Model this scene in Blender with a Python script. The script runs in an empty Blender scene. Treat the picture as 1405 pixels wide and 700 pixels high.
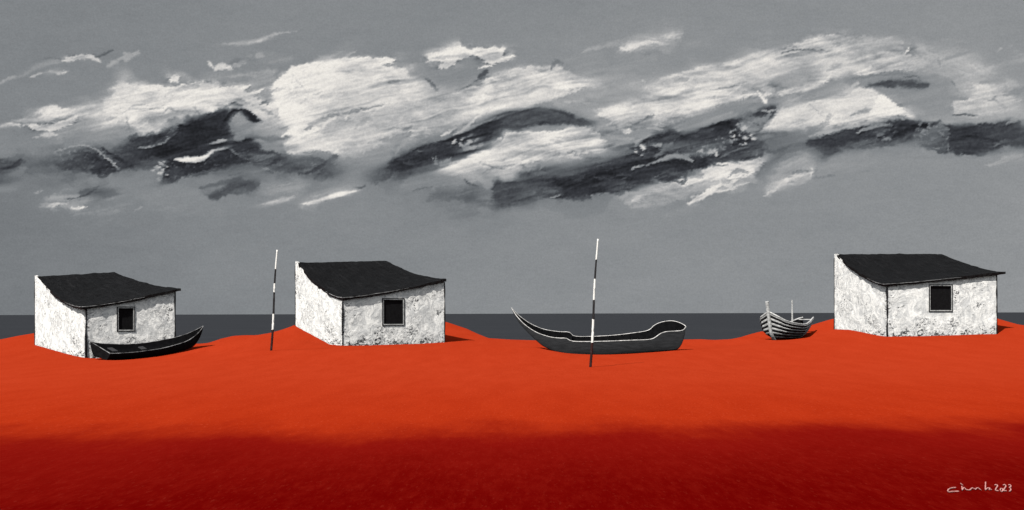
import bpy, bmesh, math, random
import numpy as np
from mathutils import Vector, Matrix

random.seed(7)
scene = bpy.context.scene
COL = scene.collection

# ----------------------------------------------------------------------------
#  camera: eye 2 m above the flat red sand, 50 mm lens, a trace of roll
# ----------------------------------------------------------------------------
FPX = 1405 * 50 / 36.0           # focal length in units of the photograph's pixels
EYE = 2.0
HX, HY = 702.5, 430.0            # where the level line of sight meets the photograph
ROLL = math.radians(0.15)
_c, _s = math.cos(ROLL), math.sin(ROLL)

def lat_down(px, py):
    dx, dy = px - HX, py - HY
    return dx * _c - dy * _s, dx * _s + dy * _c

def at(px, py, Y):
    """the place at distance Y (metres along the view) seen at photograph position px, py"""
    l, d = lat_down(px, py)
    return Vector((l * Y / FPX, Y, EYE - d * Y / FPX))

def on_flat(px, py, z=0.0):
    l, d = lat_down(px, py)
    Y = (EYE - z) * FPX / d
    return Vector((l * Y / FPX, Y, z))

cam_d = bpy.data.cameras.new('camera'); cam = bpy.data.objects.new('camera', cam_d); COL.objects.link(cam)
cam_d.lens = 50; cam_d.sensor_width = 36; cam_d.sensor_fit = 'HORIZONTAL'
cam_d.shift_y = (HY - 350) / 1405.0
cam_d.clip_start = .1; cam_d.clip_end = 30000
cam.matrix_world = Matrix.Translation((0, 0, EYE)) @ Matrix.Rotation(ROLL, 4, 'Y') @ Matrix.Rotation(math.pi / 2, 4, 'X')
scene.camera = cam

# ----------------------------------------------------------------------------
#  light
# ----------------------------------------------------------------------------
SUN_EL, SUN_AZ = math.radians(47), math.radians(28)      # behind the viewer, a little to the left
to_sun = Vector((-math.sin(SUN_AZ) * math.cos(SUN_EL), -math.cos(SUN_AZ) * math.cos(SUN_EL), math.sin(SUN_EL)))
sl = bpy.data.lights.new('sun', 'SUN'); sl.energy = 5.0; sl.angle = math.radians(.6); sl.color = (1, .965, .92)
so = bpy.data.objects.new('sun', sl); COL.objects.link(so)
so.rotation_euler = to_sun.to_track_quat('Z', 'Y').to_euler(); so.location = (-20, -60, 60)

W = bpy.data.worlds.new('World'); scene.world = W; W.use_nodes = True
wn = W.node_tree.nodes; wl = W.node_tree.links; wn.clear()
wo = wn.new('ShaderNodeOutputWorld'); wb = wn.new('ShaderNodeBackground'); ws = wn.new('ShaderNodeTexSky')
ws.sky_type = 'NISHITA'; ws.sun_disc = False; ws.sun_elevation = SUN_EL; ws.sun_rotation = math.pi + SUN_AZ
wh = wn.new('ShaderNodeHueSaturation'); wh.inputs['Saturation'].default_value = .25        # a grey, veiled sky
wb.inputs['Strength'].default_value = .10
wl.new(ws.outputs[0], wh.inputs['Color']); wl.new(wh.outputs[0], wb.inputs['Color']); wl.new(wb.outputs[0], wo.inputs[0])
scene.view_settings.view_transform = 'Standard'; scene.view_settings.look = 'None'
scene.view_settings.exposure = EXPOSURE = 0.25; scene.view_settings.gamma = 1
scene.view_settings.use_curve_mapping = False
scene.cycles.diffuse_bounces = 0                       # crisp direct light, as in the picture: no red glow on the white walls

# ----------------------------------------------------------------------------
#  helpers
# ----------------------------------------------------------------------------
def obj(name, verts, faces, mats, parent=None, fmat=None, smooth=False):
    me = bpy.data.meshes.new(name); me.from_pydata([tuple(v) for v in verts], [], faces)
    for m in (mats if isinstance(mats, (list, tuple)) else [mats]): me.materials.append(m)
    if fmat: me.polygons.foreach_set('material_index', fmat)
    if smooth: me.polygons.foreach_set('use_smooth', [True] * len(me.polygons))
    me.update()
    o = bpy.data.objects.new(name, me); COL.objects.link(o)
    if parent: o.parent = parent
    return o

def thing(name, label, cat, loc, rz=0, group=None):
    o = bpy.data.objects.new(name, None); COL.objects.link(o); o.empty_display_size = .3
    o.location = loc; o.rotation_euler = (0, 0, rz)
    tag(o, label, cat, group); return o

def tag(o, label, cat, group=None):
    o['label'] = label; o['category'] = cat
    if group: o['group'] = group

class MB:
    def __init__(s): s.v = []; s.f = []; s.m = []
    def face(s, idx, m=0): s.f.append(tuple(idx)); s.m.append(m)
    def grid(s, P, m=0, flip=False):
        """P[i][j] points -> quads"""
        b = len(s.v); n, k = len(P), len(P[0])
        for r in P: s.v.extend(r)
        for i in range(n - 1):
            for j in range(k - 1):
                q = (b + i * k + j, b + (i + 1) * k + j, b + (i + 1) * k + j + 1, b + i * k + j + 1)
                s.face(q[::-1] if flip else q, m)
        return b
    def tube(s, pts, rad, n=6, m=0, caps=True):
        pts = [Vector(p) for p in pts]; N = len(pts)
        if not isinstance(rad, (list, tuple)): rad = [rad] * N
        b = len(s.v); up = Vector((0, 0, 1))
        for i, p in enumerate(pts):
            t = (pts[min(i + 1, N - 1)] - pts[max(i - 1, 0)]).normalized()
            a = t.cross(up)
            if a.length < .05: a = t.cross(Vector((0, 1, 0)))
            a.normalize(); c = a.cross(t)
            for k in range(n):
                an = 2 * math.pi * k / n
                s.v.append(p + (a * math.cos(an) + c * math.sin(an)) * rad[i])
        for i in range(N - 1):
            for k in range(n):
                k2 = (k + 1) % n
                s.face((b + i * n + k, b + (i + 1) * n + k, b + (i + 1) * n + k2, b + i * n + k2), m)
        if caps:
            s.face([b + k for k in range(n)], m); s.face([b + (N - 1) * n + k for k in range(n)][::-1], m)
    def box(s, o, ax, ay, az, m=0):
        o, ax, ay, az = map(Vector, (o, ax, ay, az)); b = len(s.v)
        s.v += [o, o + ax, o + ax + ay, o + ay, o + az, o + ax + az, o + ax + ay + az, o + ay + az]
        for q in ((3, 2, 1, 0), (4, 5, 6, 7), (0, 1, 5, 4), (1, 2, 6, 5), (2, 3, 7, 6), (3, 0, 4, 7)):
            s.face([b + i for i in q], m)
    def build(s, name, mats, parent=None, smooth=False):
        return obj(name, s.v, s.f, mats, parent, s.m, smooth)

def poly_at(pts, t, smooth=True):
    """value of a polyline [(x, y)...] with x normalised to 0..1, Catmull-Rom"""
    return None

def lerp(a, b, t): return a + (b - a) * t

# ---- node helpers
class N:
    def __init__(s, name):
        s.m = bpy.data.materials.new(name); s.m.use_nodes = True
        s.t = s.m.node_tree; s.n = s.t.nodes; s.l = s.t.links; s.n.clear()
        s.out = s.n.new('ShaderNodeOutputMaterial')
    def new(s, kind, **kw):
        nd = s.n.new('ShaderNode' + kind)
        for k, v in kw.items(): setattr(nd, k, v)
        return nd
    def link(s, a, b): s.l.new(a, b)
    def coord(s, scale=(1, 1, 1), kind='Object', rot=(0, 0, 0)):
        c = s.new('TexCoord'); mp = s.new('Mapping'); mp.inputs['Scale'].default_value = scale; mp.inputs['Rotation'].default_value = rot
        s.link(c.outputs[kind], mp.inputs[0]); return mp.outputs[0]
    def noise(s, vec, scale, detail=4, rough=.55, dist=0):
        t = s.new('TexNoise'); t.inputs['Scale'].default_value = scale; t.inputs['Detail'].default_value = detail
        t.inputs['Roughness'].default_value = rough; t.inputs['Distortion'].default_value = dist
        s.link(vec, t.inputs['Vector']); return t.outputs[0]
    def math(s, op, a, b=None, c=None, clamp=False):
        t = s.new('Math', operation=op, use_clamp=clamp)
        for i, x in enumerate((a, b, c)):
            if x is None: continue
            if isinstance(x, (int, float)): t.inputs[i].default_value = x
            else: s.link(x, t.inputs[i])
        return t.outputs[0]
    def ramp(s, f, lo, hi, a=0.0, b=1.0):
        t = s.new('MapRange', interpolation_type='SMOOTHSTEP')
        s.link(f, t.inputs[0])
        for i, x in enumerate((lo, hi, a, b)): t.inputs[i + 1].default_value = x
        return t.outputs[0]
    def mix(s, f, a, b):
        t = s.new('Mix', data_type='RGBA')
        if isinstance(f, (int, float)): t.inputs[0].default_value = f
        else: s.link(f, t.inputs[0])
        for k, x in ((6, a), (7, b)):
            if isinstance(x, tuple): t.inputs[k].default_value = (*x, 1) if len(x) == 3 else x
            else: s.link(x, t.inputs[k])
        return t.outputs[2]
    def surf(s, col, rough=.85, spec=.1, bump=None, strength=.5, dist=.02):
        p = s.new('BsdfPrincipled')
        if isinstance(col, tuple): p.inputs['Base Color'].default_value = (*col, 1)
        else: s.link(col, p.inputs['Base Color'])
        if isinstance(rough, (int, float)): p.inputs['Roughness'].default_value = rough
        else: s.link(rough, p.inputs['Roughness'])
        p.inputs['Specular IOR Level'].default_value = spec
        if bump is not None:
            b = s.new('Bump'); b.inputs['Strength'].default_value = strength; b.inputs['Distance'].default_value = dist
            s.link(bump, b.inputs['Height']); s.link(b.outputs[0], p.inputs['Normal'])
        s.link(p.outputs[0], s.out.inputs[0]); return s.m
    def xyz(s, vec):
        t = s.new('SeparateXYZ'); s.link(vec, t.inputs[0]); return t.outputs

# ----------------------------------------------------------------------------
#  cloud layout of the sky: brushed cloud banks on an azimuth / elevation canvas
# ----------------------------------------------------------------------------
CX0, CX1, CY0, CY1 = -420, 1825, -90, 452          # canvas extent (same angular units as FPX)
CW, CH = CX1 - CX0, CY1 - CY0

def _lattice(seed, n=512):
    return np.random.RandomState(seed).rand(n, n).astype(np.float32)
_LAT = [_lattice(s) for s in range(8)]

def vnoise(x, y, k=0):
    L = _LAT[k % 8]
    xi = np.floor(x).astype(np.int64); yi = np.floor(y).astype(np.int64)
    fx = x - xi; fy = y - yi
    fx = fx * fx * (3 - 2 * fx); fy = fy * fy * (3 - 2 * fy)
    xi = (xi + k * 37) & 511; yi = (yi + k * 91) & 511
    x1 = (xi + 1) & 511; y1 = (yi + 1) & 511
    return (L[yi, xi] * (1 - fx) + L[yi, x1] * fx) * (1 - fy) + (L[y1, xi] * (1 - fx) + L[y1, x1] * fx) * fy

def fbm(x, y, k=0, o=4):
    s = 0; a = .5; t = 0
    for i in range(o):
        s = s + a * vnoise(x, y, k + i); t += a
        x = x * 2.03 + 11.3; y = y * 2.03 + 7.7; a *= .55
    return s / t - .5

def sstep(a, b, x):
    t = np.clip((x - a) / (b - a), 0, 1)
    return t * t * (3 - 2 * t)

def smooth_poly(pts, closed, n=7):
    p = np.array(pts, float); N = len(p); out = []
    rng = range(N) if closed else range(N - 1)
    for i in rng:
        if closed:
            a, b, c, d = p[(i - 1) % N], p[i], p[(i + 1) % N], p[(i + 2) % N]
        else:
            a, b, c, d = p[max(i - 1, 0)], p[i], p[i + 1], p[min(i + 2, N - 1)]
        for j in range(n):
            t = j / n
            out.append(.5 * (2 * b + (c - a) * t + (2 * a - 5 * b + 4 * c - d) * t * t + (3 * b - a - 3 * c + d) * t ** 3))
    if not closed: out.append(p[-1])
    return np.array(out)

class Sky:
    def __init__(s):
        X, Y = np.meshgrid(np.arange(CX0, CX1), np.arange(CY0, CY1))
        s.X = X.astype(np.float32); s.Y = Y.astype(np.float32)
        b = 137 + 7 * np.clip((s.X - 700) / 700, -1.3, 1) - 14 * np.clip((300 - s.X) / 500, 0, 1) * sstep(90, 300, s.Y)
        b = b + 9 * fbm(s.X / 160, s.Y / 60, 1) + 5 * fbm(s.X / 30, s.Y / 9, 3)
        s.v = b.astype(np.float32); s.n = 0
    def _win(s, x0, x1, y0, y1):
        x0 = int(max(x0 - CX0, 0)); x1 = int(min(x1 - CX0, CW)); y0 = int(max(y0 - CY0, 0)); y1 = int(min(y1 - CY0, CH))
        return slice(y0, y1), slice(x0, x1)
    def _put(s, W, a, val, ang, tex, dry, speck, X, Y):
        s.n += 1; k = s.n
        c, q = math.cos(ang), math.sin(ang)
        u = X * c + Y * q; w = -X * q + Y * c
        w = w + 5 * fbm(u / 55, w / 40, k)
        br = fbm(u / 46 + k * 3.1, w / 2.3, k, 3) * 2.2 + fbm(u / 90, w / 9, k + 2, 3) * 1.4
        if dry > 0:
            tooth = fbm(X / 1.7, Y / 1.7, k + 1, 2) * 1.6
            m = br * .75 + tooth * .6 + (a - .5) * 1.9
            a = a * ((1 - dry) + dry * sstep(-.25, .28, m))
        v = val + tex * br
        if speck:
            sp = vnoise(X / 3.1, Y / 2.7, k) + .5 * vnoise(X / 1.4, Y / 1.4, k + 3)
            v = v + speck * sstep(1.02, 1.14, sp + .16 * fbm(X / 22, Y / 12, k))
        s.v[W] = s.v[W] * (1 - a) + v * a
    def P(s, pts, val, op=1, feather=2.5, rag=5, ang=-.2, tex=9, dry=.35, fade=None, grad=None, speck=0):
        """filled patch; fade / grad = (x0,y0,x1,y1[,v0]) ramps"""
        p = smooth_poly(pts, True, 4); m = feather + rag + 4
        W = s._win(p[:, 0].min() - m, p[:, 0].max() + m, p[:, 1].min() - m, p[:, 1].max() + m)
        X = s.X[W]; Y = s.Y[W]
        if X.size == 0: return
        d = np.full(X.shape, 1e9, np.float32); ins = np.zeros(X.shape, bool)
        for i in range(len(p)):
            (ax, ay), (bx, by) = p[i], p[(i + 1) % len(p)]
            ex, ey = bx - ax, by - ay
            t = np.clip(((X - ax) * ex + (Y - ay) * ey) / (ex * ex + ey * ey + 1e-9), 0, 1)
            d = np.minimum(d, (X - ax - t * ex) ** 2 + (Y - ay - t * ey) ** 2)
            if ay != by:
                ins ^= ((ay > Y) != (by > Y)) & (X < ex * (Y - ay) / (by - ay) + ax)
        d = np.sqrt(d) * np.where(ins, 1, -1)
        k = s.n
        d = d + rag * 2.0 * fbm(X / 17, Y / 10, k + 5) + rag * .8 * fbm(X / 4, Y / 3, k + 6, 2)
        fl = feather * (.55 + 3.6 * sstep(-.05, .3, fbm(X / 34, Y / 20, k + 3, 2)))      # crisp here, scumbled there
        a = op * sstep(-fl * 1.7, fl * .9, d)
        if fade:
            fx, fy = fade[2] - fade[0], fade[3] - fade[1]
            a = a * sstep(0, 1, ((X - fade[0]) * fx + (Y - fade[1]) * fy) / (fx * fx + fy * fy) + .35 * fbm(X / 30, Y / 8, k + 2))
        v = val
        if grad:
            gx, gy = grad[2] - grad[0], grad[3] - grad[1]
            g = sstep(0, 1, ((X - grad[0]) * gx + (Y - grad[1]) * gy) / (gx * gx + gy * gy) + .35 * fbm(X / 30, Y / 8, k + 4))
            v = grad[4] * (1 - g) + val * g
        s._put(W, a, v, ang, tex, dry, speck, X, Y)
    def S(s, pts, val, op=1, soft=.5, rag=.5, tex=8, dry=.3, speck=0):
        """one brush stroke along (x, y, half width)"""
        p = smooth_poly(pts, False, 6); m = p[:, 2].max() * 2 + 6
        W = s._win(p[:, 0].min() - m, p[:, 0].max() + m, p[:, 1].min() - m, p[:, 1].max() + m)
        X = s.X[W]; Y = s.Y[W]
        if X.size == 0: return
        best = np.full(X.shape, 1e9, np.float32)
        for i in range(len(p) - 1):
            (ax, ay, aw), (bx, by, bw) = p[i], p[i + 1]
            ex, ey = bx - ax, by - ay
            t = np.clip(((X - ax) * ex + (Y - ay) * ey) / (ex * ex + ey * ey + 1e-9), 0, 1)
            w = np.maximum(aw + (bw - aw) * t, .4)
            best = np.minimum(best, np.sqrt((X - ax - t * ex) ** 2 + (Y - ay - t * ey) ** 2) / w)
        k = s.n
        best = best + rag * 1.6 * fbm(X / 12, Y / 6, k + 5) + rag * .6 * fbm(X / 3.5, Y / 2.5, k + 6, 2)
        so = np.clip(soft * (.8 + 1.2 * fbm(X / 20, Y / 14, k + 3, 2)), .1, 1)
        a = op * (1 - sstep(1 - so, 1 + .35 * so, best))
        ang = math.atan2(p[-1][1] - p[0][1], p[-1][0] - p[0][0])
        s._put(W, a, val, ang, tex, dry, speck, X, Y)

def _samp(v, x, y):
    x = np.clip(x - CX0, 0, CW - 1.001); y = np.clip(y - CY0, 0, CH - 1.001)
    xi = x.astype(np.int64); yi = y.astype(np.int64); fx = x - xi; fy = y - yi
    return (v[yi, xi] * (1 - fx) + v[yi, xi + 1] * fx) * (1 - fy) + (v[yi + 1, xi] * (1 - fx) + v[yi + 1, xi + 1] * fx) * fy

def finish(k):
    X, Y = k.X, k.Y
    rs = np.random.RandomState(11); n0 = 0                # many small palette-knife touches that drag neighbouring paint
    while n0 < 520:
        x, y = rs.uniform(-300, 1700), rs.uniform(45, 300)
        g = lambda a, b: float(k.v[int(np.clip(b - CY0, 0, CH - 1)), int(np.clip(a - CX0, 0, CW - 1))])
        near = [g(x + a, y + b) for a, b in ((0, 0), (22, -5), (-22, 5), (6, 12), (-6, -12))]
        if abs(near[0] - 134) < 14 or (near[0] > 150 and min(near) < 90): continue
        if min(abs(q - 134) for q in near[1:3]) < 9: continue
        n0 += 1
        L = rs.uniform(6, 26); an = -.24 + rs.normal() * .22; w = rs.uniform(1.2, 5.5); bend = rs.normal() * 3.5
        src = near[rs.randint(0, 5)] if rs.rand() < .55 else near[0]
        val = np.clip(src + rs.normal() * 14 - 4, 44, 236); c, q = math.cos(an), math.sin(an)
        pts = [(x + L * t * c - bend * (1 - t * t) * q, y + L * t * q + bend * (1 - t * t) * c, w * (1 - .55 * abs(t - .2))) for t in (-1, -.5, 0, .5, 1)]
        k.S(pts, val, rs.uniform(.45, .9), rs.choice([.2, .4, .8]), rs.uniform(.4, .9), 9, rs.choice([.2, .5, .8]))
    P, S = k.P, k.S                                       # last crisp touches
    S([(240,216,.8),(253,217,3),(268,218,4.2),(282,214.5,3.2),(291,207,2.2),(304,202.5,1.4),(314,202,.8)], 231, 1, .3, .3, dry=.1)
    P([(1205,135),(1212,134),(1224,142),(1238,152),(1254,163),(1222,161),(1192,167),(1198,150)], 233, 1, 1, 1.5, tex=4, dry=.1)
    P([(334,151),(342,151),(352,160),(357,166),(353,168),(345,166),(338,159)], 38, 1, 1, 1.5, dry=.1); S([(306,172,3),(314,160,3),(326,153,3),(334,151,2)], 42, 1, .5)
    P([(318,172),(322,163),(332,158),(342,166),(347,172),(340,183),(333,191),(323,188),(325,182)], 142, .9, 1.5, 3, tex=18, dry=.3)
    S([(417,281,1.5),(436,276,3.2),(462,268,3.8),(488,262,1.5)], 226, 1, .5, .7, dry=.3)
    S([(522,82,1),(532,82,3.6),(541,82,2)], 236); S([(690,80,1.5),(706,77,1)], 230); S([(658,94,.8),(668,91,1.4),(678,88,1)], 224)
    S([(586,108,2),(593,115,3),(602,123,1.5)], 62, .9, .5, .9); S([(661,106,2),(667,101,3.4),(673,94,2)], 84, .9, .6, .9)
    S([(868,232,.8),(896,224,1),(922,216,3),(942,217,3.2),(951,224,1)], 150, .95, .4, dry=.3)
    S([(76,206.5,.8),(95,201.5,.9),(115,199.5,.8),(133,204,1),(148,217,1.5),(163,230,1.6)], 158, .85)
    S([(1038,126,1.2),(1044,136,2.2),(1051,142,2)], 234); S([(1241,75,.8),(1245,70,1.8),(1247,66,.8)], 236)
    S([(625,186,1.5),(642,175,2),(652,164,2),(662,156,1.2)], 222, .9, .5); S([(42,172,3),(60,175,4.4),(80,170,4),(97,164,3.8),(107,159,2)], 230, 1, .35, .7, dry=.5)
    for q in range(60):                                    # cracked paint at the knots of the dark bands
        a, b, rx, ry = ((642,199,16,10),(608,222,16,7),(1018,184,16,12),(880,204,14,9),(222,232,7,12),(970,208,18,8),(1215,182,16,7),(1270,180,14,8))[q % 8]
        x, y = a + rs.normal() * rx * .55, b + rs.normal() * ry * .55; r = rs.uniform(.9, 2.2)
        S([(x, y, r), (x + rs.uniform(1, 4), y - rs.uniform(-.5, 1.5), r)], rs.uniform(165, 222) if q % 8 < 6 else rs.uniform(110, 150), .95, .3, 1.2, dry=.5)
    wx = X + 7 * fbm(X / 40, Y / 22, 2) + 3 * fbm(X / 9, Y / 6, 4, 3) + 5 * fbm(X / 2.6, Y / 1.3, 0, 2)
    wy = Y + 5 * fbm(X / 40, Y / 22, 6) + 3 * fbm(X / 8, Y / 5, 1, 3) + 3 * fbm(X / 2.4, Y / 1.3, 3, 2)
    v = _samp(k.v, wx, wy)
    acc = 0; n = 0                                      # wet paint dragged along the stroke
    for t in np.linspace(-1, 1, 13):
        L = 17 * t; cv = 3.0 * fbm(X / 60, Y / 3.0, 5, 2)
        acc = acc + _samp(v, X + L, Y - .26 * L + cv); n += 1
    blur = acc / n
    m = sstep(-.04, .24, fbm(X / 60, Y / 26, 7, 3)) * .75
    v = v * (1 - m) + blur * m
    cloud = sstep(10, 50, np.abs(blur - 131))
    sw = Y + .22 * X + 26 * fbm(X / 85, Y / 45, 1, 3)
    st = fbm((X + 3.6 * Y) / 60, sw / 3.2, 2, 4) * .65 + fbm((X + 3 * Y) / 60, sw / 11, 5, 4) * .9 + 1.9 * fbm(X / 44, Y / 17, 6, 4)
    pale = sstep(150, 210, blur)
    v = v + cloud * st * (22 + 34 * pale) * np.where(st > 0, .6, 1.35)
    hgt = v * .55 + cloud * (26 * fbm((X + 3.6 * Y) / 40, sw / 2.6, 4, 3) + 42 * fbm(X / 17, Y / 9, 0, 3)) * (.5 + .6 * pale)
    rel = hgt - np.roll(np.roll(hgt, 2, 0), 1, 1)          # emboss: lit and shadowed edges of thick strokes put into the tone
    v = v + cloud * np.clip(rel, -46, 46) * .55
    tooth = fbm(X / 2.2, Y / 2.2, 3, 2)
    v = v + cloud * tooth * 20
    return np.clip(v, 30, 238)

def paint_sky():
    k = Sky(); P, S = k.P, k.S
    # ---- thin grey veil that joins the whole bank
    P([(60,170),(140,136),(230,120),(330,112),(450,96),(560,100),(680,106),(800,112),(920,106),(1060,80),(1200,66),(1320,80),(1395,130),(1390,165),(1250,165),(1120,185),(1010,200),(880,200),(700,225),(560,215),(420,210),(300,195),(170,190),(80,190)], 160, .75, 12, 9, ang=-.2, tex=22, dry=.45)
    P([(380,215),(560,200),(680,232),(740,244),(690,270),(560,262),(430,244)], 122, .6, 10, 8, dry=.4)
    # ---- upper small clouds, left
    S([(0,111,3),(30,101,4),(64,85,5),(90,81,6),(112,78,6),(130,79,4),(141,83,1.5)], 156, .7, .9, dry=.8)
    S([(88,82,2),(104,77,4),(118,76,4),(130,78,3),(140,83,1)], 212, .9, .6)
    S([(62,78,1),(74,79,1.4),(87,80,1)], 90, .7); S([(131,77,1.5),(143,74,2),(156,69,1)], 92, .8)
    S([(96,76,1),(104,74,1.2),(110,73,.8)], 80, .7)
    S([(148,89,3),(165,83,5),(178,77,6),(192,71,3)], 170, .8, 1, 1, dry=1)
    S([(63,95,1),(72,96,2.4),(82,98,2.2),(92,96,1)], 214); S([(40,104,1),(48,102,2),(56,98,1)], 185, dry=.7)
    S([(0,112,2),(12,107,2.5),(22,102,1)], 165, .8)
    P([(218,90),(228,91),(240,100),(245,108),(235,107),(224,101)], 185, .8, fade=(216,88,238,104), dry=.8)
    P([(232,108),(239,104),(245,105),(244,111),(240,109),(236,112)], 228, 1, 1, 2)
    S([(208,125,1),(218,122,3),(224,117,2)], 205, .8, dry=.7)
    # ---- left low white patches
    P([(112,160),(140,152),(165,153),(176,160),(182,172),(192,186),(150,188),(118,187),(104,178)], 182, .95, 4, 5, tex=14, dry=.3, grad=(130,190,150,155,150))
    P([(114,128),(120,131),(137,152),(142,156),(112,158),(112,142)], 206, .9, 2.5, 4, fade=(110,124,130,150), dry=.5)
    P([(46,160),(54,149),(72,141),(84,147),(105,149),(107,154),(85,158),(60,162)], 218, .95, 3, 4, fade=(38,142,62,156), dry=.6)
    P([(30,160),(50,146),(90,140),(70,150),(40,165)], 165, .5, 4, 5, dry=.8)
    S([(42,172,3),(60,175,5),(80,170,5),(97,164,4.5),(107,159,2)], 228, 1, .35, .7, dry=.5)
    S([(60,168,1.2),(85,163,1.5),(104,157,1)], 95, .6)
    S([(4,171,2),(14,169,3.5),(26,171,1.5)], 218, .95, .5, .9, dry=.8); S([(32,171,1),(38,170,1.5)], 200)
    S([(58,184,2),(68,182,3.5),(78,183,2)], 214, .9, .8, .9, dry=.7); S([(46,188,1),(56,187,1)], 190)
    P([(0,190),(60,186),(150,180),(160,205),(80,205),(0,215)], 146, .6, 8, 6, dry=.3)
    # ---- white bank A
    P([(140,138),(152,128),(163,112),(170,104),(176,114),(200,118),(215,124),(232,120),(250,115),(300,113),(335,118),(352,130),(372,142),(366,152),(340,148),(318,150),(300,152),(262,166),(232,176),(205,184),(188,178),(174,160),(160,152),(146,154)],
      229, 1, 4, 6, ang=-.12, tex=7, dry=.25, fade=(150,96,178,128))
    P([(150,120),(175,103),(200,112),(240,118),(200,128),(165,132)], 185, .55, 7, 6, dry=.7)
    P([(148,136),(165,132),(190,140),(226,146),(190,150),(160,147)], 196, .5, 5, 4, dry=.6)
    S([(165,147,1),(195,149,1),(226,147,.8)], 160, .7); S([(172,153,1),(176,162,1.3),(177,175,1)], 128, .8)
    S([(267,144,.8),(271,150,1),(274,155,.8)], 150, .7)
    P([(232,166),(250,160),(275,156),(300,150),(305,156),(270,166),(240,176)], 150, .75, 3, 3, dry=.5)
    P([(335,118),(360,104),(378,98),(396,100),(378,112),(372,125),(376,140),(362,136),(345,128)], 152, .85, 3, 5, tex=14, dry=.6)
    S([(316,104,2),(350,101,4),(378,98,3)], 172, .7, .8, dry=.8)
    S([(330,138,1.5),(344,148,4),(360,160,4),(378,168,2)], 224, .95, .5); S([(318,142,2),(330,138,4),(342,142,3)], 196)
    S([(352,150,3),(372,162,4),(390,176,3)], 205, .9, .6); S([(310,146,2),(322,141,3),(334,144,2)], 130, .8)
    S([(358,144,1),(366,140,2.4),(370,144,1)], 118, .9); S([(360,152,1),(368,153,2.5),(376,158,1)], 150, .8)
    # ---- streaks above bank B
    S([(306,59,1.2),(330,58,2),(355,54,2.6),(380,46,2.4),(406,43,1)], 184, .85, .8, .8, dry=.8)
    S([(352,56,1),(356,55,2.2),(360,54,1)], 225); S([(325,60,1),(328,60,1.8)], 220)
    S([(286,83,1.2),(289,86,2.5),(293,91,1.2)], 220, .9, .5, .9)
    P([(294,93),(300,88),(308,86),(316,90),(320,94),(300,96)], 206, .9, 1.5, 4, dry=.9)
    S([(322,90,3),(338,82,6),(358,74,4)], 170, .8, 1, 1, dry=1); S([(370,86,2),(390,83,2)], 165, .6, dry=1)
    # ---- white bank B
    P([(374,121),(377,112),(392,100),(404,91),(422,85),(450,82),(480,81),(503,78),(522,80),(540,83),(538,87),(528,88),(545,92),(558,99),(556,112),(562,122),(557,135),(540,141),(520,147),(498,151),(470,155),(440,166),(420,176),(404,182),(392,170),(382,150),(376,138)],
      226, 1, 2, 4, ang=-.16, tex=12, dry=.2, fade=(392,70,402,98))
    P([(470,120),(505,112),(548,106),(562,124),(556,138),(520,148),(470,156),(450,150)], 190, .75, 9, 5, ang=-.12, tex=16, dry=.45)
    P([(393,196),(405,182),(440,168),(480,157),(520,148),(565,139),(585,150),(585,186),(545,192),(520,200),(500,213),(470,215),(440,204),(412,209),(394,206)],
      216, 1, 3, 5, ang=-.16, tex=15, dry=.25, grad=(540,190,430,190,190))
    P([(482,160),(520,152),(572,146),(580,170),(540,182),(500,180),(470,176)], 178, .7, 8, 6, dry=.5, tex=15)
    P([(336,188),(350,170),(372,163),(395,178),(400,190),(392,206),(372,204),(350,200)], 172, .9, 4, 5, tex=16, dry=.3, grad=(370,206,374,172,135))
    S([(394,196,5),(412,188,7),(440,180,6)], 226, .8, .8)
    S([(420,177,2),(432,168,3.6),(455,160,4),(478,153,4),(505,148,2),(540,143,1)], 136, .9, .6)
    P([(440,172),(455,164),(478,160),(485,168),(470,180),(446,186)], 158, .8, 5, 5, dry=.5, tex=14)
    S([(470,156,1),(478,158,2),(474,165,2)], 205, .8)
    P([(400,128),(440,118),(500,118),(520,130),(470,140),(420,146)], 196, .6, 9, 6, dry=.5, tex=20); P([(430,98),(480,92),(525,96),(500,108),(450,110)], 204, .55, 8, 6, dry=.5, tex=18)
    P([(405,190),(450,182),(500,184),(540,176),(520,196),(460,206),(420,204)], 186, .6, 8, 6, dry=.5, tex=20); P([(545,112),(585,116),(592,140),(560,146)], 182, .6, 7, 5, dry=.5, tex=20)
    for q in range(7): S([(386+q*2,143-q*5.5,.7),(400+q*3,136-q*5.6,.9),(420,127-q*5.2,.6)], 186, .7)
    S([(400,101,.7),(411,112,.9),(420,122,.7)], 165, .8); S([(421,124,.7),(422,132,1),(410,143,.8)], 170, .7)
    S([(385,96,2),(378,106,3),(374,116,3)], 130, .7, dry=1)
    S([(522,82,1),(532,82,4),(540,82,2)], 236); S([(528,88,1),(540,91,1.5),(556,99,1)], 165, .8)
    S([(535,112,3),(550,110,4),(556,116,2)], 142, .6, .9)
    # ---- centre: gap, textured grey, small cloud on top
    P([(545,96),(566,101),(586,110),(593,121),(576,132),(560,138),(552,120)], 214, .95, 3, 4, tex=14)
    P([(560,100),(600,96),(660,92),(690,80),(680,100),(650,120),(610,124),(590,112)], 133, .8, 5, 5, dry=.3)
    P([(566,136),(592,124),(622,130),(650,122),(660,145),(648,158),(622,174),(600,186),(583,182),(574,160)], 192, 1, 3, 5, tex=20, dry=.55, speck=20)
    P([(555,150),(572,145),(582,170),(592,184),(560,190),(545,180)], 205, .9, 4, 4, tex=12)
    P([(584,77),(590,71),(606,66),(630,58),(642,70),(660,67),(688,66),(691,78),(703,77),(690,84),(675,87),(662,81),(650,76),(636,81),(620,86),(602,83)], 230, 1, 2, 4, dry=.35, fade=(610,48,618,72))
    S([(604,91,2),(612,89,3.5),(624,88,2)], 226, .95, .4, 1, dry=.7)
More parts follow.
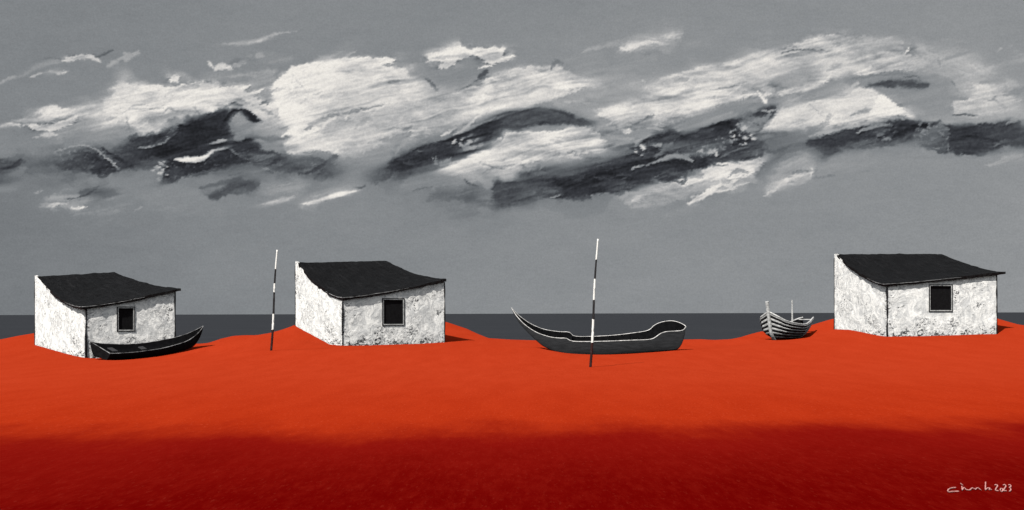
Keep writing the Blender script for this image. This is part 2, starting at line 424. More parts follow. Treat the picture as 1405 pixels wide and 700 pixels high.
    S([(658,94,.8),(668,91,1.4),(678,88,1)], 222); S([(678,86,1.5),(694,80,2.2),(707,76,1)], 228)
    S([(618,62,4),(640,60,5),(676,60,4)], 165, .6, 1, dry=.8)
    S([(585,108,2),(593,115,3.5),(602,124,1.5)], 62, .9, .5, .9); S([(628,124,1),(640,120,2.2),(650,117,1)], 78, .9)
    S([(660,106,2),(666,101,4),(673,94,2)], 92, .9, .6, .9); S([(686,104,2),(696,104,2)], 120, .8)
    S([(652,112,1),(662,109,1.4),(676,104,1)], 80, .7); S([(575,104,1),(588,110,1.5)], 120, .6)
    P([(648,126),(662,116),(680,101),(700,95),(730,90),(760,92),(790,102),(818,116),(802,124),(785,132),(742,140),(708,149),(684,152),(656,156)], 216, 1, 4, 5, tex=13, fade=(722,80,726,104))
    P([(720,117),(760,112),(805,116),(785,128),(750,136),(725,130)], 229, .95, 4, 4)
    S([(668,142,7),(700,138,8),(725,126,8),(735,120,4)], 182, .75, .9, dry=.5)
    S([(676,134,3),(700,122,3),(715,116,2)], 225, .8); S([(678,110,3),(682,125,5),(676,140,3)], 192, .7)
    P([(735,142),(785,126),(815,119),(866,116),(884,134),(850,142),(812,152),(772,153)], 163, .9, 5, 5, tex=16, dry=.5)
    P([(730,94),(780,98),(830,100),(870,112),(820,116),(770,108)], 160, .6, 7, 5, dry=.7)
    S([(700,141,3),(745,139,3),(800,121,2)], 225, .8, .7)
    S([(748,146,4),(790,132,8),(840,124,8),(880,130,5)], 158, .8, .9, dry=.5); S([(700,132,4),(730,122,5),(745,112,3)], 186, .6, .9, dry=.6)
    S([(560,112,5),(572,124,6),(566,138,4)], 186, .6, .9, dry=.6); S([(600,128,3),(596,150,4),(606,170,3)], 176, .6, .9, dry=.7)
    # ---- puff upper right of centre
    S([(798,71,2),(830,64,5),(862,58,7),(895,54,6),(932,52,2)], 168, .7, 1, 1, dry=.9)
    P([(850,66),(866,54),(888,50),(906,56),(925,52),(905,62),(886,70),(866,72)], 216, .9, 4, 4, dry=.5, fade=(870,44,878,62))
    P([(838,90),(870,70),(890,85),(880,110),(850,115)], 152, .6, 8, 8, dry=.9); P([(840,20),(900,24),(930,34),(870,46),(845,40)], 146, .4, 9, 6, dry=.9)
    # ---- white band F running to the right
    P([(812,152),(850,147),(874,140),(890,126),(905,110),(930,100),(965,94),(1000,88),(1020,80),(1042,72),(1060,80),(1061,88),(1042,95),(1022,100),(1012,112),(1034,120),(1034,132),(1002,142),(965,154),(920,167),(880,178),(846,180),(828,168)],
      216, 1, 2.5, 5, ang=-.25, tex=20, dry=.25, fade=(868,104,900,128))
    P([(870,118),(896,106),(930,100),(980,94),(960,106),(910,120),(886,134)], 172, .55, 6, 6, dry=.7, tex=18)
    P([(820,150),(880,142),(900,136),(900,160),(850,176),(830,166)], 232, .9, 6, 4, tex=5)
    S([(884,112,1.5),(890,124,2),(900,132,2)], 228); S([(855,132,3),(880,128,3),(900,133,2)], 150, .6, .9)
    S([(955,138,1),(980,135,1.2),(1000,132,.8)], 165, .7); S([(940,118,4),(980,113,5),(1010,108,3)], 196, .7, .9)
    P([(1018,100),(1058,87),(1110,73),(1150,74),(1190,70),(1232,75),(1296,82),(1292,96),(1240,101),(1190,104),(1160,112),(1112,122),(1062,128),(1046,136),(1032,124),(1012,114)], 200, 1, 3, 5, ang=-.22, tex=16, dry=.3, grad=(1290,90,1220,92,172))
    P([(1058,118),(1064,104),(1090,93),(1112,94),(1118,106),(1100,117),(1075,124)], 148, .85, 8, 4, tex=8)
    P([(1040,74),(1080,66),(1112,55),(1140,50),(1152,56),(1140,68),(1095,73),(1060,82)], 221, 1, 3, 4, dry=.35, fade=(1090,52,1095,66))
    P([(1146,56),(1180,52),(1200,56),(1222,63),(1200,70),(1170,72),(1148,68)], 188, .9, 3, 5, dry=.7)
    for a, b in ((1158,70),(1170,73),(1178,70),(1190,72),(1196,69),(1206,67),(1150,73),(1196,80)): S([(a,b,1.6),(a+4,b+1,1.2)], 214, .9, .4, .9)
    S([(1074,73,1),(1085,71,1.6),(1098,69,1.2),(1120,70,1.4)], 108, .8, .5, 1, dry=.7)
    S([(1042,74,1),(1041,80,2),(1052,86,3)], 232); S([(1058,76,1),(1061,84,2),(1058,88,1.5)], 234)
    S([(1046,134,3),(1090,124,5),(1130,115,5),(1162,100,4)], 218, .95, .7, dry=.4)
    S([(1038,126,1.2),(1044,136,2.2),(1051,142,2)], 232); S([(1020,128,3),(1036,126,5),(1046,130,3)], 160, .7)
    # ---- grey band between F and the dark
    P([(838,184),(880,178),(920,169),(966,155),(1004,143),(1046,140),(1082,131),(1112,125),(1142,112),(1168,106),(1158,118),(1122,129),(1092,143),(1072,149),(1040,156),(990,170),(940,186),(900,200),(868,212),(854,206),(866,196)], 140, 1, 2.5, 4, ang=-.3, tex=13, dry=.2)
    S([(860,204,3),(885,190,3),(915,180,2)], 176, .7, .8, dry=.6); S([(930,180,2),(970,168,2.5),(1004,155,2)], 165, .7, .8)
    S([(906,178,1),(940,166,1.2),(966,156,.8)], 100, .5)
    # ---- white J and grey hump K
    P([(1034,188),(1055,168),(1070,153),(1100,144),(1140,137),(1162,128),(1192,120),(1205,132),(1202,150),(1194,164),(1180,170),(1150,174),(1115,177),(1080,181),(1058,188)], 202, 1, 2.5, 4, ang=-.3, tex=13, dry=.2)
    P([(1068,156),(1110,146),(1160,132),(1196,126),(1180,146),(1130,158),(1090,166)], 200, .6, 8, 5, tex=15, dry=.5)
    S([(1108,140,.8),(1120,152,1),(1131,162,.8)], 150, .7); S([(1200,152,1),(1196,162,1.2),(1182,170,1)], 150, .7)
    P([(1160,112),(1182,106),(1205,103),(1240,101),(1282,105),(1306,115),(1314,128),(1313,146),(1306,162),(1252,163),(1236,149),(1220,137),(1198,124),(1170,122)], 140, 1, 2.5, 4, tex=8, dry=.2)
    S([(1170,110,1.5),(1200,106,2),(1240,103,2),(1262,108,1)], 112, .6, .8)
    S([(1196,120,4),(1222,116,7),(1250,117,8),(1274,119,4)], 74, .95, 1, .5, dry=.4); S([(1240,108,1),(1256,106,1.3),(1262,112,1)], 80, .7)
    S([(1306,113,.8),(1312,122,1.2),(1315,132,.8)], 85, .7)
    P([(1205,135),(1212,134),(1224,142),(1238,152),(1254,163),(1222,161),(1192,167),(1198,150)], 234, 1, 1.5, 2, tex=4, dry=.1)
    P([(1178,104),(1190,95),(1197,91),(1201,99),(1204,101),(1188,104)], 230, 1, 1, 2, dry=.1)
    S([(1241,75,.8),(1245,70,1.6),(1247,66,.8)], 236); S([(1236,73,.8),(1241,73,1)], 210)
    P([(1262,62),(1290,73),(1318,68),(1345,79),(1350,102),(1325,102),(1292,95),(1268,91)], 168, .9, 4, 6, ang=.35, tex=16, dry=.6)
    S([(1300,74,2),(1320,82,2.5),(1342,98,2)], 186, .7, .8, dry=.7); S([(1322,80,1),(1334,88,1)], 118, .5)
    S([(1288,77,.8),(1289,86,1.6),(1290,94,1)], 112, .9); S([(1287,78,.8),(1288,81,1.2)], 232)
    S([(1294,55,1),(1312,57,1.4),(1330,60,.8)], 168, .8); S([(1366,72,1),(1373,68,1.4)], 182, .8)
    P([(1313,144),(1328,136),(1340,126),(1334,116),(1362,118),(1364,132),(1372,146),(1388,154),(1372,160),(1330,160),(1314,160)], 200, .95, 3, 5, tex=18, dry=.5)
    S([(1320,140,3),(1330,141,5),(1338,138,2)], 229); S([(1340,120,2),(1358,124,3),(1362,134,2)], 216, .9)
    P([(1318,150),(1326,128),(1345,120),(1372,122),(1392,140),(1396,156),(1370,164),(1330,164)], 186, .8, 5, 6, dry=.5, tex=18)
    P([(1240,168),(1300,162),(1390,158),(1400,166),(1330,172)], 160, .8, 4, 4)
    P([(1345,112),(1375,108),(1398,116),(1390,124),(1366,122)], 172, .7, 4, 5, dry=.9); S([(1368,140,2),(1380,150,2)], 118, .7, .6, 1)
    P([(1380,60),(1420,80),(1520,110),(1560,140),(1470,150),(1410,130)], 165, .5, 12, 8, dry=.9)
    # ---- broad grey underpainting tying the bank together
    P([(60,215),(170,190),(230,200),(340,215),(470,236),(500,226),(600,236),(560,250),(440,246),(300,240),(180,238),(70,236)], 104, .75, 8, 6, dry=.4)
    P([(640,262),(760,236),(900,205),(1040,185),(1120,196),(1110,216),(1000,232),(900,258),(760,276),(660,282)], 92, .6, 9, 6, dry=.4)
    # ---- dark mass C at left
    P([(0,217),(24,219),(32,228),(20,236),(8,246),(-60,250),(-140,238),(-60,222)], 76, .9, 4, 5, dry=.5)
    P([(-120,232),(0,224),(60,216),(130,218),(140,236),(60,236),(0,240)], 98, .75, 8, 6, dry=.5)
    P([(126,199),(160,196),(182,184),(206,186),(234,177),(262,165),(300,153),(309,150),(316,154),(326,150),(340,165),(346,190),(352,204),(332,211),(300,205),(276,215),(242,218),(228,226),(213,231),(200,230),(186,232),(164,230),(150,214),(136,204)],
      56, 1, 2.5, 4, ang=-.3, tex=12, dry=.3, grad=(130,176,200,204,128))
    P([(95,190),(150,182),(190,180),(200,190),(160,200),(110,202)], 140, .7, 9, 6, dry=.4)
    P([(176,200),(220,186),(290,164),(310,158),(300,190),(260,205),(200,216)], 50, .55, 14, 6, tex=12)
    P([(74,207),(95,202),(118,200),(136,206),(151,218),(164,231),(136,237),(120,234),(95,231),(78,226)], 58, 1, 2, 3, tex=12, dry=.3, grad=(100,200,112,224,112), speck=26)
    S([(76,206.5,.8),(95,201.5,.9),(115,199.5,.8),(133,204,1)], 160, .8); S([(132,204,1),(148,217,1.5),(163,230,1.6)], 152, .9, .5)
    S([(140,202,1.5),(160,216,3),(186,231,3)], 44, .8, .7)
    P([(227,219),(250,215),(284,214),(296,201),(306,198),(326,204),(340,216),(322,223),(292,231),(262,240),(240,247),(222,251),(225,236)], 46, 1, 2, 4, tex=8, dry=.3, speck=34)
    S([(296,203,1.5),(308,200,2),(322,206,2),(340,218,1.5)], 138, .8, .6)
    S([(240,216,.8),(253,217,3),(268,218,4.2),(282,214.5,3.2),(291,207,2.2),(304,202.5,1.4),(314,202,.8)], 231, 1, .3, .3, dry=.1)
    S([(290,196,1),(300,193,2.2),(313,190,1)], 205, .95)
    for a, b, r in ((215,228,2.5),(222,222,2.5),(226,218,2),(219,235,2.5),(224,230,2),(218,243,2),(228,226,1.5)): S([(a,b,r),(a+2,b+1,r)], 178, .95, .4, 1)
    P([(316,173),(321,162),(332,157),(342,166),(349,172),(341,184),(333,193),(322,190),(325,182),(317,179)], 146, .95, 2, 4, tex=20, dry=.3)
    P([(334,151),(342,151),(352,160),(357,166),(353,168),(345,166),(338,159)], 36, 1, 1, 1.5, dry=.1); S([(306,172,3),(314,160,3),(326,153,3),(334,151,2)], 42, 1, .5)
    S([(326,200,4),(338,196,6),(350,206,5)], 62, .9, .7); S([(345,150,1.5),(358,160,2),(370,168,1)], 190, .8)
    P([(170,233),(215,230),(226,250),(290,268),(300,290),(230,290),(180,262),(120,246)], 136, .8, 8, 5, tex=5)
    P([(168,246),(210,240),(225,252),(180,256)], 110, .4, 6, 5, dry=.7)
    P([(286,268),(306,257),(320,244),(336,237),(351,243),(357,250),(345,258),(320,264),(298,274)], 78, .95, 3, 3, ang=-.4, tex=12, dry=.45)
    S([(276,257,3),(300,252,5),(325,244,4)], 92, .8, .8, dry=.7)
    P([(335,238),(365,222),(380,236),(372,250),(356,248)], 142, .6, 5, 5)
    P([(328,206),(360,206),(390,213),(420,217),(452,222),(474,233),(456,241),(430,239),(400,236),(370,233),(345,223)], 84, .9, 4, 7, ang=.1, tex=16, dry=.75, speck=24)
    S([(330,210,2),(356,209,3),(386,213,2)], 64, .8, .6); S([(358,227,1),(364,231,2.2),(369,233,1)], 200); S([(366,235,1),(372,236,1.4),(376,238,1)], 86)
    P([(372,252),(400,247),(424,252),(418,262),(390,264),(370,262)], 162, .6, 7, 5, dry=.6)
    S([(362,279,2),(384,275,3.6),(402,271,2)], 202, .9, .7, .8, dry=.5)
    P([(416,282),(432,266),(450,254),(472,250),(492,262),(468,268),(442,276)], 176, .85, 3, 4, ang=-.35, tex=16, dry=.4, grad=(450,250,456,272,140))
    S([(417,281,1.5),(436,276,3.6),(462,268,4.2),(488,262,1.5)], 226, 1, .5, .7, dry=.3)
    P([(470,234),(500,232),(508,250),(494,258),(478,252)], 142, .8, 4, 4)
    P([(502,240),(520,235),(532,241),(524,250),(511,253),(506,248)], 92, .85, 2.5, 5, dry=.6); S([(486,257,1),(494,257,1.6),(502,254,1)], 82)
    # low left wisps
    P([(58,280),(76,268),(100,261),(140,258),(168,264),(150,271),(112,275),(98,285),(72,283)], 164, .85, 5, 6, ang=-.1, tex=20, dry=.75)
    P([(108,262),(130,256),(150,257),(166,267),(140,268),(116,266)], 88, .85, 3, 4, dry=.5)
    S([(96,284,.8),(108,283.5,1.6),(119,282.5,.8)], 230); S([(66,281,2),(80,279,3),(94,277,1.5)], 212, .9, .6, 1, dry=.7)
    S([(50,265,1),(58,260,1.4)], 175); P([(98,290),(130,284),(170,282),(150,296),(110,297)], 150, .6, 6, 5, dry=.8)
    S([(184,288,1),(194,283,1.4)], 165, .7)
    # ---- dark arc D
    P([(470,214),(500,204),(530,198),(560,190),(585,186),(610,186),(590,200),(550,212),(510,224)], 146, .9, 7, 5, tex=14, dry=.3)
    P([(528,230),(544,217),(580,206),(620,191),(648,174),(690,158),(720,150),(748,148),(776,154),(800,163),(818,174),(800,175),(781,173),(760,176),(735,173),(711,179),(692,178),(688,186),(676,204),(668,208),(648,212),(620,226),(598,233),(566,239),(542,237)],
      70, 1, 2.5, 4, ang=-.3, tex=15, dry=.25)
    P([(534,230),(570,214),(622,192),(648,176),(672,168),(676,190),(650,206),(612,224),(572,237),(545,236)], 50, .75, 7, 5, tex=10, speck=30)
    P([(690,166),(720,154),(752,152),(782,162),(770,172),(735,171),(708,176)], 88, .8, 6, 5, tex=18, dry=.5)
    S([(752,150,1),(780,158,2),(802,168,2),(817,174,1)], 52, .85, .5)
    for a, b, r in ((636,193,3),(644,198,3.5),(650,205,3),(640,206,2.4),(654,194,2.2),(597,222,2.5),(606,226,3),(614,220,3),(618,224,2.2),(646,188,2),(660,200,2)): S([(a,b,r),(a+4,b-2,r*.8)], 196, .95, .4, 1.3, dry=.8)
    S([(673,207,2),(680,200,2.5),(688,182,2.5)], 46, .9, .5)
    P([(735,174),(770,172),(806,172),(780,180),(745,182),(724,184),(700,190),(692,184),(712,179)], 146, .9, 3, 4, tex=14)
    S([(625,186,2),(642,175,2.6),(652,164,2.4),(660,156,1.5)], 222, .9, .6); S([(640,180,2),(660,170,2),(690,158,1.5)], 170, .8)
    S([(606,186,1.5),(616,181,2.2),(624,176,1.5)], 210)
    # ---- white E
    P([(600,236),(640,216),(664,208),(676,206),(680,196),(692,188),(702,182),(742,180),(766,180),(786,175),(806,177),(820,187),(836,196),(840,205),(815,209),(780,213),(742,222),(716,230),(724,240),(700,248),(672,248),(650,247),(636,240)],
      221, 1, 2, 3, ang=-.15, tex=12, dry=.2)
    P([(640,228),(680,226),(726,230),(744,238),(716,252),(672,256),(644,248)], 172, .85, 4, 5, ang=-.05, tex=18, dry=.4)
    S([(680,228,1.5),(715,227,2.4),(745,222,2),(800,212,1.5),(838,204,1)], 168, .8, .6)
    S([(660,222,2),(670,226,2.6),(678,231,1.5)], 142, .8); P([(690,190),(720,184),(748,184),(740,194),(700,200),(684,204)], 196, .7, 5, 4, tex=14)
    S([(755,189,1),(790,190,1),(806,189,.8)], 196, .8)
    P([(800,176),(815,176),(836,176),(850,190),(858,206),(838,206),(830,196),(816,188)], 166, .9, 3, 5, tex=18, dry=.5)
    P([(821,162),(829,163),(836,168),(848,173),(838,173),(828,168)], 116, .95, 1.2, 2)
    S([(826,178,3),(838,181,3.5),(848,178,2)], 128, .7, .6, 1, dry=.7); S([(852,176,2),(862,182,3),(864,178,2)], 230)
    # ---- lower centre darks
    P([(570,238),(600,235),(630,242),(642,250),(610,262),(575,262),(550,256)], 138, .8, 4, 4)
    P([(620,246),(640,244),(660,252),(674,272),(650,276),(626,262)], 96, .8, 4, 5, tex=16, dry=.8, fade=(640,246,650,262))
    P([(584,276),(592,264),(606,256),(630,264),(652,268),(640,278),(606,281)], 98, .75, 5, 6, tex=16, dry=.8)
    P([(614,284),(636,287),(656,291),(646,299),(630,298)], 98, .6, 4, 6, dry=.9); P([(555,262),(590,272),(650,286),(690,300),(620,304),(560,290)], 122, .5, 10, 6, dry=.4)
    S([(566,262,.8),(580,259,1),(594,256,.7)], 96, .7); S([(638,245,1.2),(643,250,1.8),(656,255,1.2)], 62, .8, .5, 1)
    P([(666,246),(680,258),(678,278),(664,272)], 136, .8, 4, 3)
    # ---- dark band H
    P([(678,256),(692,250),(712,246),(722,238),(745,232),(780,226),(810,221),(852,212),(876,200),(900,188),(922,181),(948,186),(966,180),(1000,172),(1030,180),(1042,188),(1078,184),(1072,200),(1060,212),(1022,220),(980,226),(952,236),(930,245),(902,252),(878,256),(842,265),(800,268),(762,272),(724,275),(690,280),(681,272)],
      54, 1, 2.5, 4, ang=-.22, tex=9, dry=.2, speck=0)
    P([(714,246),(726,238),(746,233),(760,250),(762,270),(732,273),(716,264)], 100, .8, 6, 4, tex=14, dry=.4)
    P([(678,256),(694,252),(714,256),(722,268),(700,279),(684,279)], 80, .9, 3, 5, tex=14, dry=.5)
    P([(744,233),(790,222),(850,212),(872,202),(860,216),(800,228),(760,238)], 128, .7, 4, 4, tex=14, dry=.6)
    P([(872,206),(892,194),(915,184),(935,188),(925,202),(890,216)], 78, .85, 5, 4, tex=14, speck=50)
    P([(938,212),(960,196),(990,182),(1010,190),(990,210),(955,218)], 92, .85, 4, 6, tex=18, dry=.5, speck=70)
    P([(984,218),(1010,204),(1040,196),(1060,196),(1062,208),(1020,218)], 92, .8, 5, 4, tex=16, dry=.4)
    P([(1030,190),(1062,186),(1112,186),(1116,204),(1096,216),(1070,216),(1050,212),(1056,200)], 116, .9, 5, 4, tex=12, dry=.3)
    P([(962,179),(985,170),(1020,160),(1050,150),(1065,147),(1067,152),(1056,165),(1042,180),(1030,188),(1010,192),(985,188)], 62, 1, 1.5, 3, ang=-.35, tex=12, dry=.2)
    P([(1012,172),(1036,164),(1058,156),(1054,166),(1040,181),(1026,184)], 134, .95, 2, 4, tex=22, dry=.4, speck=-50)
    for a, b, r in ((1008,180,2.4),(1014,186,2.4),(1018,178,2),(1022,190,2),(1030,188,2),(1012,192,2),(1034,192,1.8),(1002,186,2),(1024,198,1.5),(878,205,2),(872,211,2),(886,200,2),(868,207,1.8),(980,206,2),(972,212,1.6),(965,203,1.6)): S([(a,b,r),(a+2,b,r)], 196, .95, .4, 1.2, dry=.7)
    S([(1000,168,3),(1008,182,4),(1018,194,5)], 38, .75, .8)
    S([(868,232,.8),(896,224,1),(922,216,3.4),(942,217,3.6),(951,224,1)], 142, .95, .5, dry=.3); S([(920,206,.8),(934,203,1.2),(945,199,.8)], 132, .9)
    S([(866,233,.7),(880,230,1)], 120, .8); S([(891,251,1),(898,245,1.4),(905,241,.8)], 146, .8); S([(848,248,.7),(860,243,.9)], 110, .7)
    S([(988,218,.8),(1006,208,1),(1030,203,.8)], 130, .8)
    S([(756,270,1),(768,267,1.8),(774,270,1)], 165, .8, .5, 1)
    # ---- white I below the dark band
    P([(904,256),(936,246),(958,236),(972,230),(1000,226),(1040,220),(1058,219),(1042,232),(1030,240),(1000,245),(962,252),(930,258),(904,264),(880,272),(872,268)], 216, 1, 3, 4, ang=-.22, tex=14, dry=.25)
    P([(850,268),(880,258),(940,254),(1010,246),(1040,244),(1010,254),(960,266),(920,276),(880,284),(862,280)], 172, .85, 6, 7, ang=-.2, tex=18, dry=.65)
    S([(866,276,3),(890,268,6),(905,264,4)], 206, .9, .9, .8, dry=.6); S([(948,272,1.5),(975,266,2.4),(1000,260,2),(1026,252,1.5)], 202, .85, .6, .8, dry=.6)
    S([(984,226,1),(996,225,2),(1006,226,1)], 232); S([(1000,246,.8),(1024,243,1.2),(1036,236,1)], 225)
    P([(1034,242),(1048,228),(1062,216),(1078,214),(1070,230),(1058,244),(1044,248)], 114, .9, 3, 3, ang=-.7, tex=14)
    P([(1056,250),(1070,230),(1092,216),(1114,214),(1119,236),(1106,241),(1082,250),(1054,268)], 168, .85, 4, 5, ang=-.4, tex=18, dry=.5)
    S([(1048,271,1),(1062,262,2.4),(1080,250,3),(1100,242,4),(1116,236,2)], 204, .85, .7, .8, dry=.6); S([(1113,230,.8),(1115,236,1.4),(1113,246,.8)], 216)
    P([(1110,206),(1130,212),(1146,222),(1170,226),(1210,222),(1180,234),(1130,244),(1118,236)], 148, .7, 7, 5, dry=.4)
    S([(1112,245,1),(1130,243,1.4),(1150,242,.8)], 106, .6, .6, .8, dry=.7); S([(1184,236,1.5),(1192,235,1.5)], 112, .6)
    # ---- dark band L at right
    P([(1108,194),(1150,183),(1182,173),(1212,167),(1250,168),(1290,172),(1322,173),(1366,170),(1384,164),(1398,166),(1402,180),(1400,190),(1376,200),(1356,211),(1322,214),(1300,212),(1272,206),(1250,198),(1216,205),(1190,206),(1160,206),(1136,216),(1125,208)],
      62, 1, 3, 5, ang=-.06, tex=14, dry=.3)
    P([(1252,196),(1262,176),(1298,174),(1300,208),(1272,206)], 108, .85, 2.5, 3, tex=20, dry=.4, speck=40)
    P([(1196,176),(1222,170),(1234,180),(1214,192),(1194,192)], 70, .8, 4, 4, speck=70); S([(1252,176,3),(1264,174,5),(1276,176,3)], 40, .9, .7)
    P([(1150,200),(1200,196),(1260,196),(1262,206),(1210,212),(1160,212)], 128, .6, 6, 5, dry=.6)
    S([(1112,188,1.5),(1150,180,3),(1185,171,3),(1222,163,2.4),(1258,166,1.5)], 168, .85, .7, dry=.5)
    P([(1256,166),(1300,161),(1350,160),(1392,157),(1372,168),(1322,171),(1280,170)], 160, .85, 3, 4, ang=0, tex=16, dry=.5)
    S([(1308,161,.8),(1322,160,1.2),(1342,160,.8)], 60, .8); S([(1216,161,1),(1232,160,1.6),(1248,164,1)], 130, .8)
    S([(1352,229,2),(1366,226,3.4),(1384,219,4),(1404,214,2)], 170, .8, .8, .9, dry=.7); S([(1360,205,1),(1378,196,2),(1392,198,1)], 140, .6)
    S([(1301,190,.8),(1302,200,1.2),(1303,214,.8)], 150, .6, dry=.8)
    P([(1370,176),(1396,172),(1440,182),(1500,178),(1560,190),(1500,204),(1420,206),(1380,198)], 70, .85, 5, 7, dry=.6)
    P([(1150,250),(1180,256),(1176,262),(1160,262)], 150, .5, 4, 4, dry=.8)
    return finish(k)
# ----------------------------------------------------------------------------
#  materials
# ----------------------------------------------------------------------------
def mat_sand():
    n = N('red_sand'); co = n.coord(); x, y, z = n.xyz(co)
    lg = n.coord((1, .17, 1))                              # wind-combed: grain drawn out away from the shore
    big = n.noise(co, .16, 4, .6); med = n.noise(lg, 1.3, 5, .65); fine = n.noise(lg, 21, 3, .75); grain = n.noise(lg, 7, 4, .75)
    # the shore sand is orange red, the ground nearer the viewer a deep crimson earth with a ragged border
    yy = n.math('MULTIPLY_ADD', n.math('SUBTRACT', big, .5), 5.0, y)
    yy = n.math('MULTIPLY_ADD', n.math('SUBTRACT', n.noise(n.coord((1, .25, 1)), .42, 4, .6), .5), 9.0, yy)
    yy = n.math('MULTIPLY_ADD', n.math('SUBTRACT', grain, .5), 1.6, yy)
    yy = n.math('MULTIPLY_ADD', x, -.10, yy)
    f = n.ramp(yy, 21.7, 27.4)
    deep = n.mix(n.ramp(yy, 14, 23), (.092, .0007, .0005), (.150, .0038, .0022))
    deep = n.mix(n.math('MULTIPLY', n.ramp(grain, .40, .70), .22), deep, (.185, .009, .005))
    shore = n.mix(n.ramp(med, .3, .72), (.315, .0270, .0075), (.340, .0315, .0095))
    near_shore = n.mix(n.ramp(med, .3, .7), (.280, .0190, .0042), (.306, .0228, .0052))
    shore = n.mix(n.ramp(yy, 25, 48), near_shore, shore)
    c = n.mix(f, deep, shore)
    sp = n.ramp(fine, .56, .72)
    c = n.mix(n.math('MULTIPLY', sp, n.math('MULTIPLY_ADD', f, .16, .12)), c, n.mix(f, (0.289, 0.0425, 0.0255), (0.51, 0.085, 0.03825)))
    dk = n.ramp(n.noise(lg, 16, 3, .7), .55, .74)
    c = n.mix(n.math('MULTIPLY', dk, .34), c, (0.1445, 0.00595, 0.00255))
    h = n.math('MULTIPLY_ADD', grain, .8, n.math('MULTIPLY', fine, .5))
    return n.surf(c, 1.0, .0, h, .16, .05)

def mat_sea():
    n = N('dark_sea'); co = n.coord((.06, .5, 1)); w = n.noise(co, 1.0, 4, .6); g = n.noise(n.coord((.3, 1.2, 1)), 1.0, 3, .7)
    c = n.mix(n.ramp(w, .3, .7), (.021, .023, .027), (.030, .0325, .037))
    return n.surf(c, .95, .03, g, .12, .05)

def mat_plaster():
    n = N('old_whitewash'); co = n.coord(); x, y, z = n.xyz(co)
    sk = n.coord((1, 1, 1), rot=(.5, .4, .6))
    brush = n.noise(sk, 1.9, 7, .66, 1.9); lump = n.noise(co, 5.5, 6, .68, .8)
    pit = n.noise(n.coord((1, 1, 1.5)), 4.0, 7, .72, 1.3); crack = n.noise(co, 1.7, 5, .6, 2.6)
    c = n.mix(n.ramp(brush, .38, .60), (.56, .56, .55), (.83, .815, .78))
    c = n.mix(n.math('MULTIPLY', n.ramp(lump, .54, .70), .7), c, (.42, .425, .43))
    cor = n.math('MULTIPLY', n.ramp(n.math('MAXIMUM', n.math('ABSOLUTE', x), n.math('ABSOLUTE', y)), .55, .05), .8)
    low = n.math('MAXIMUM', n.ramp(z, 1.0, -.15), cor)                                            # splashed and rotten near the sand
    top = n.math('MULTIPLY', n.ramp(n.noise(co, .8, 3, .5), .45, .7), .75)
    k = n.math('MAXIMUM', low, top)
    thr = n.math('MULTIPLY_ADD', k, -.150, .66)
    d = n.math('SUBTRACT', pit, thr); spot = n.ramp(d, 0, .03)
    halo = n.ramp(d, -.10, .01)
    c = n.mix(n.math('MULTIPLY', halo, .38), c, (.25, .255, .26))
    c = n.mix(n.math('MULTIPLY', spot, .95), c, (.022, .023, .026))
    v = n.math('ABSOLUTE', n.math('SUBTRACT', crack, .5)); cr = n.math('MULTIPLY', n.ramp(v, .014, .004), n.ramp(n.noise(co, .9, 2), .5, .62))
    c = n.mix(n.math('MULTIPLY', cr, .85), c, (.05, .05, .055))
    h = n.math('MULTIPLY_ADD', spot, -.5, n.math('MULTIPLY_ADD', brush, 1.6, n.math('MULTIPLY', lump, .4)))
    return n.surf(c, .9, .10, h, .5, .06)

def mat_plain(name, col, var=.25, scale=6, rough=.8, spec=.15, bump=.3, dist=.02, stretch=(1, 1, 1)):
    n = N(name); co = n.coord(stretch); a = n.noise(co, scale, 5, .6); b = n.noise(co, scale * 4.3, 4, .7)
    lo = tuple(c * (1 - var) for c in col); hi = tuple(min(1, c * (1 + var)) for c in col)
    c = n.mix(n.ramp(a, .3, .7), lo, hi)
    h = n.math('MULTIPLY_ADD', b, .5, a)
    return n.surf(c, rough, spec, h, bump, dist)

def mat_roof():
    n = N('tarred_roof'); co = n.coord((1, 1.6, 1)); a = n.noise(co, 2.2, 6, .68, .8); b = n.noise(co, 9, 5, .7)
    ridge = n.noise(n.coord((2.6, .35, 1), rot=(0, 0, .15)), 2.2, 5, .65, .5)
    c = n.mix(n.ramp(a, .35, .7), (.0020, .0020, .0023), (.0055, .0056, .006))
    c = n.mix(n.math('MULTIPLY', n.ramp(b, .62, .78), .5), c, (.022, .0225, .024))
    c = n.mix(n.math('MULTIPLY', n.ramp(ridge, .54, .66), .55), c, (.014, .0141, .015))  # raised streaks painted lighter: shading of the relief put into the colour
    c = n.mix(n.math('MULTIPLY', n.ramp(ridge, .46, .36), .8), c, (.0012, .0012, .0014))  # hollows painted darker, the same relief shading
    h = n.math('MULTIPLY_ADD', ridge, .9, n.math('MULTIPLY_ADD', b, .4, a))
    return n.surf(c, .62, .10, h, 1.0, .16)

def mat_bands(name, cuts, H):
    """pole painted in bands; cuts = heights (fraction) where black / white change, first band (foot) dark red brown"""
    n = N(name); co = n.coord(); x, y, z = n.xyz(co)
    zz = n.math('MULTIPLY_ADD', n.math('SUBTRACT', n.noise(co, 9, 3), .5), .10, z)
    f = None
    c = (.022, .005, .004)
    cur = None
    for i, t in enumerate(cuts):
        m = n.math('GREATER_THAN', zz, t * H)
        col = (.72, .70, .66) if i % 2 == 0 else (.012, .012, .013)
        cur = n.mix(m, c if cur is None else cur, col)
    a = n.noise(n.coord((1, 1, .25)), 22, 4, .7)
    cur = n.mix(n.math('MULTIPLY', n.ramp(a, .55, .7), .45), cur, (.12, .12, .12))
    return n.surf(cur, .7, .2, a, .3, .01)

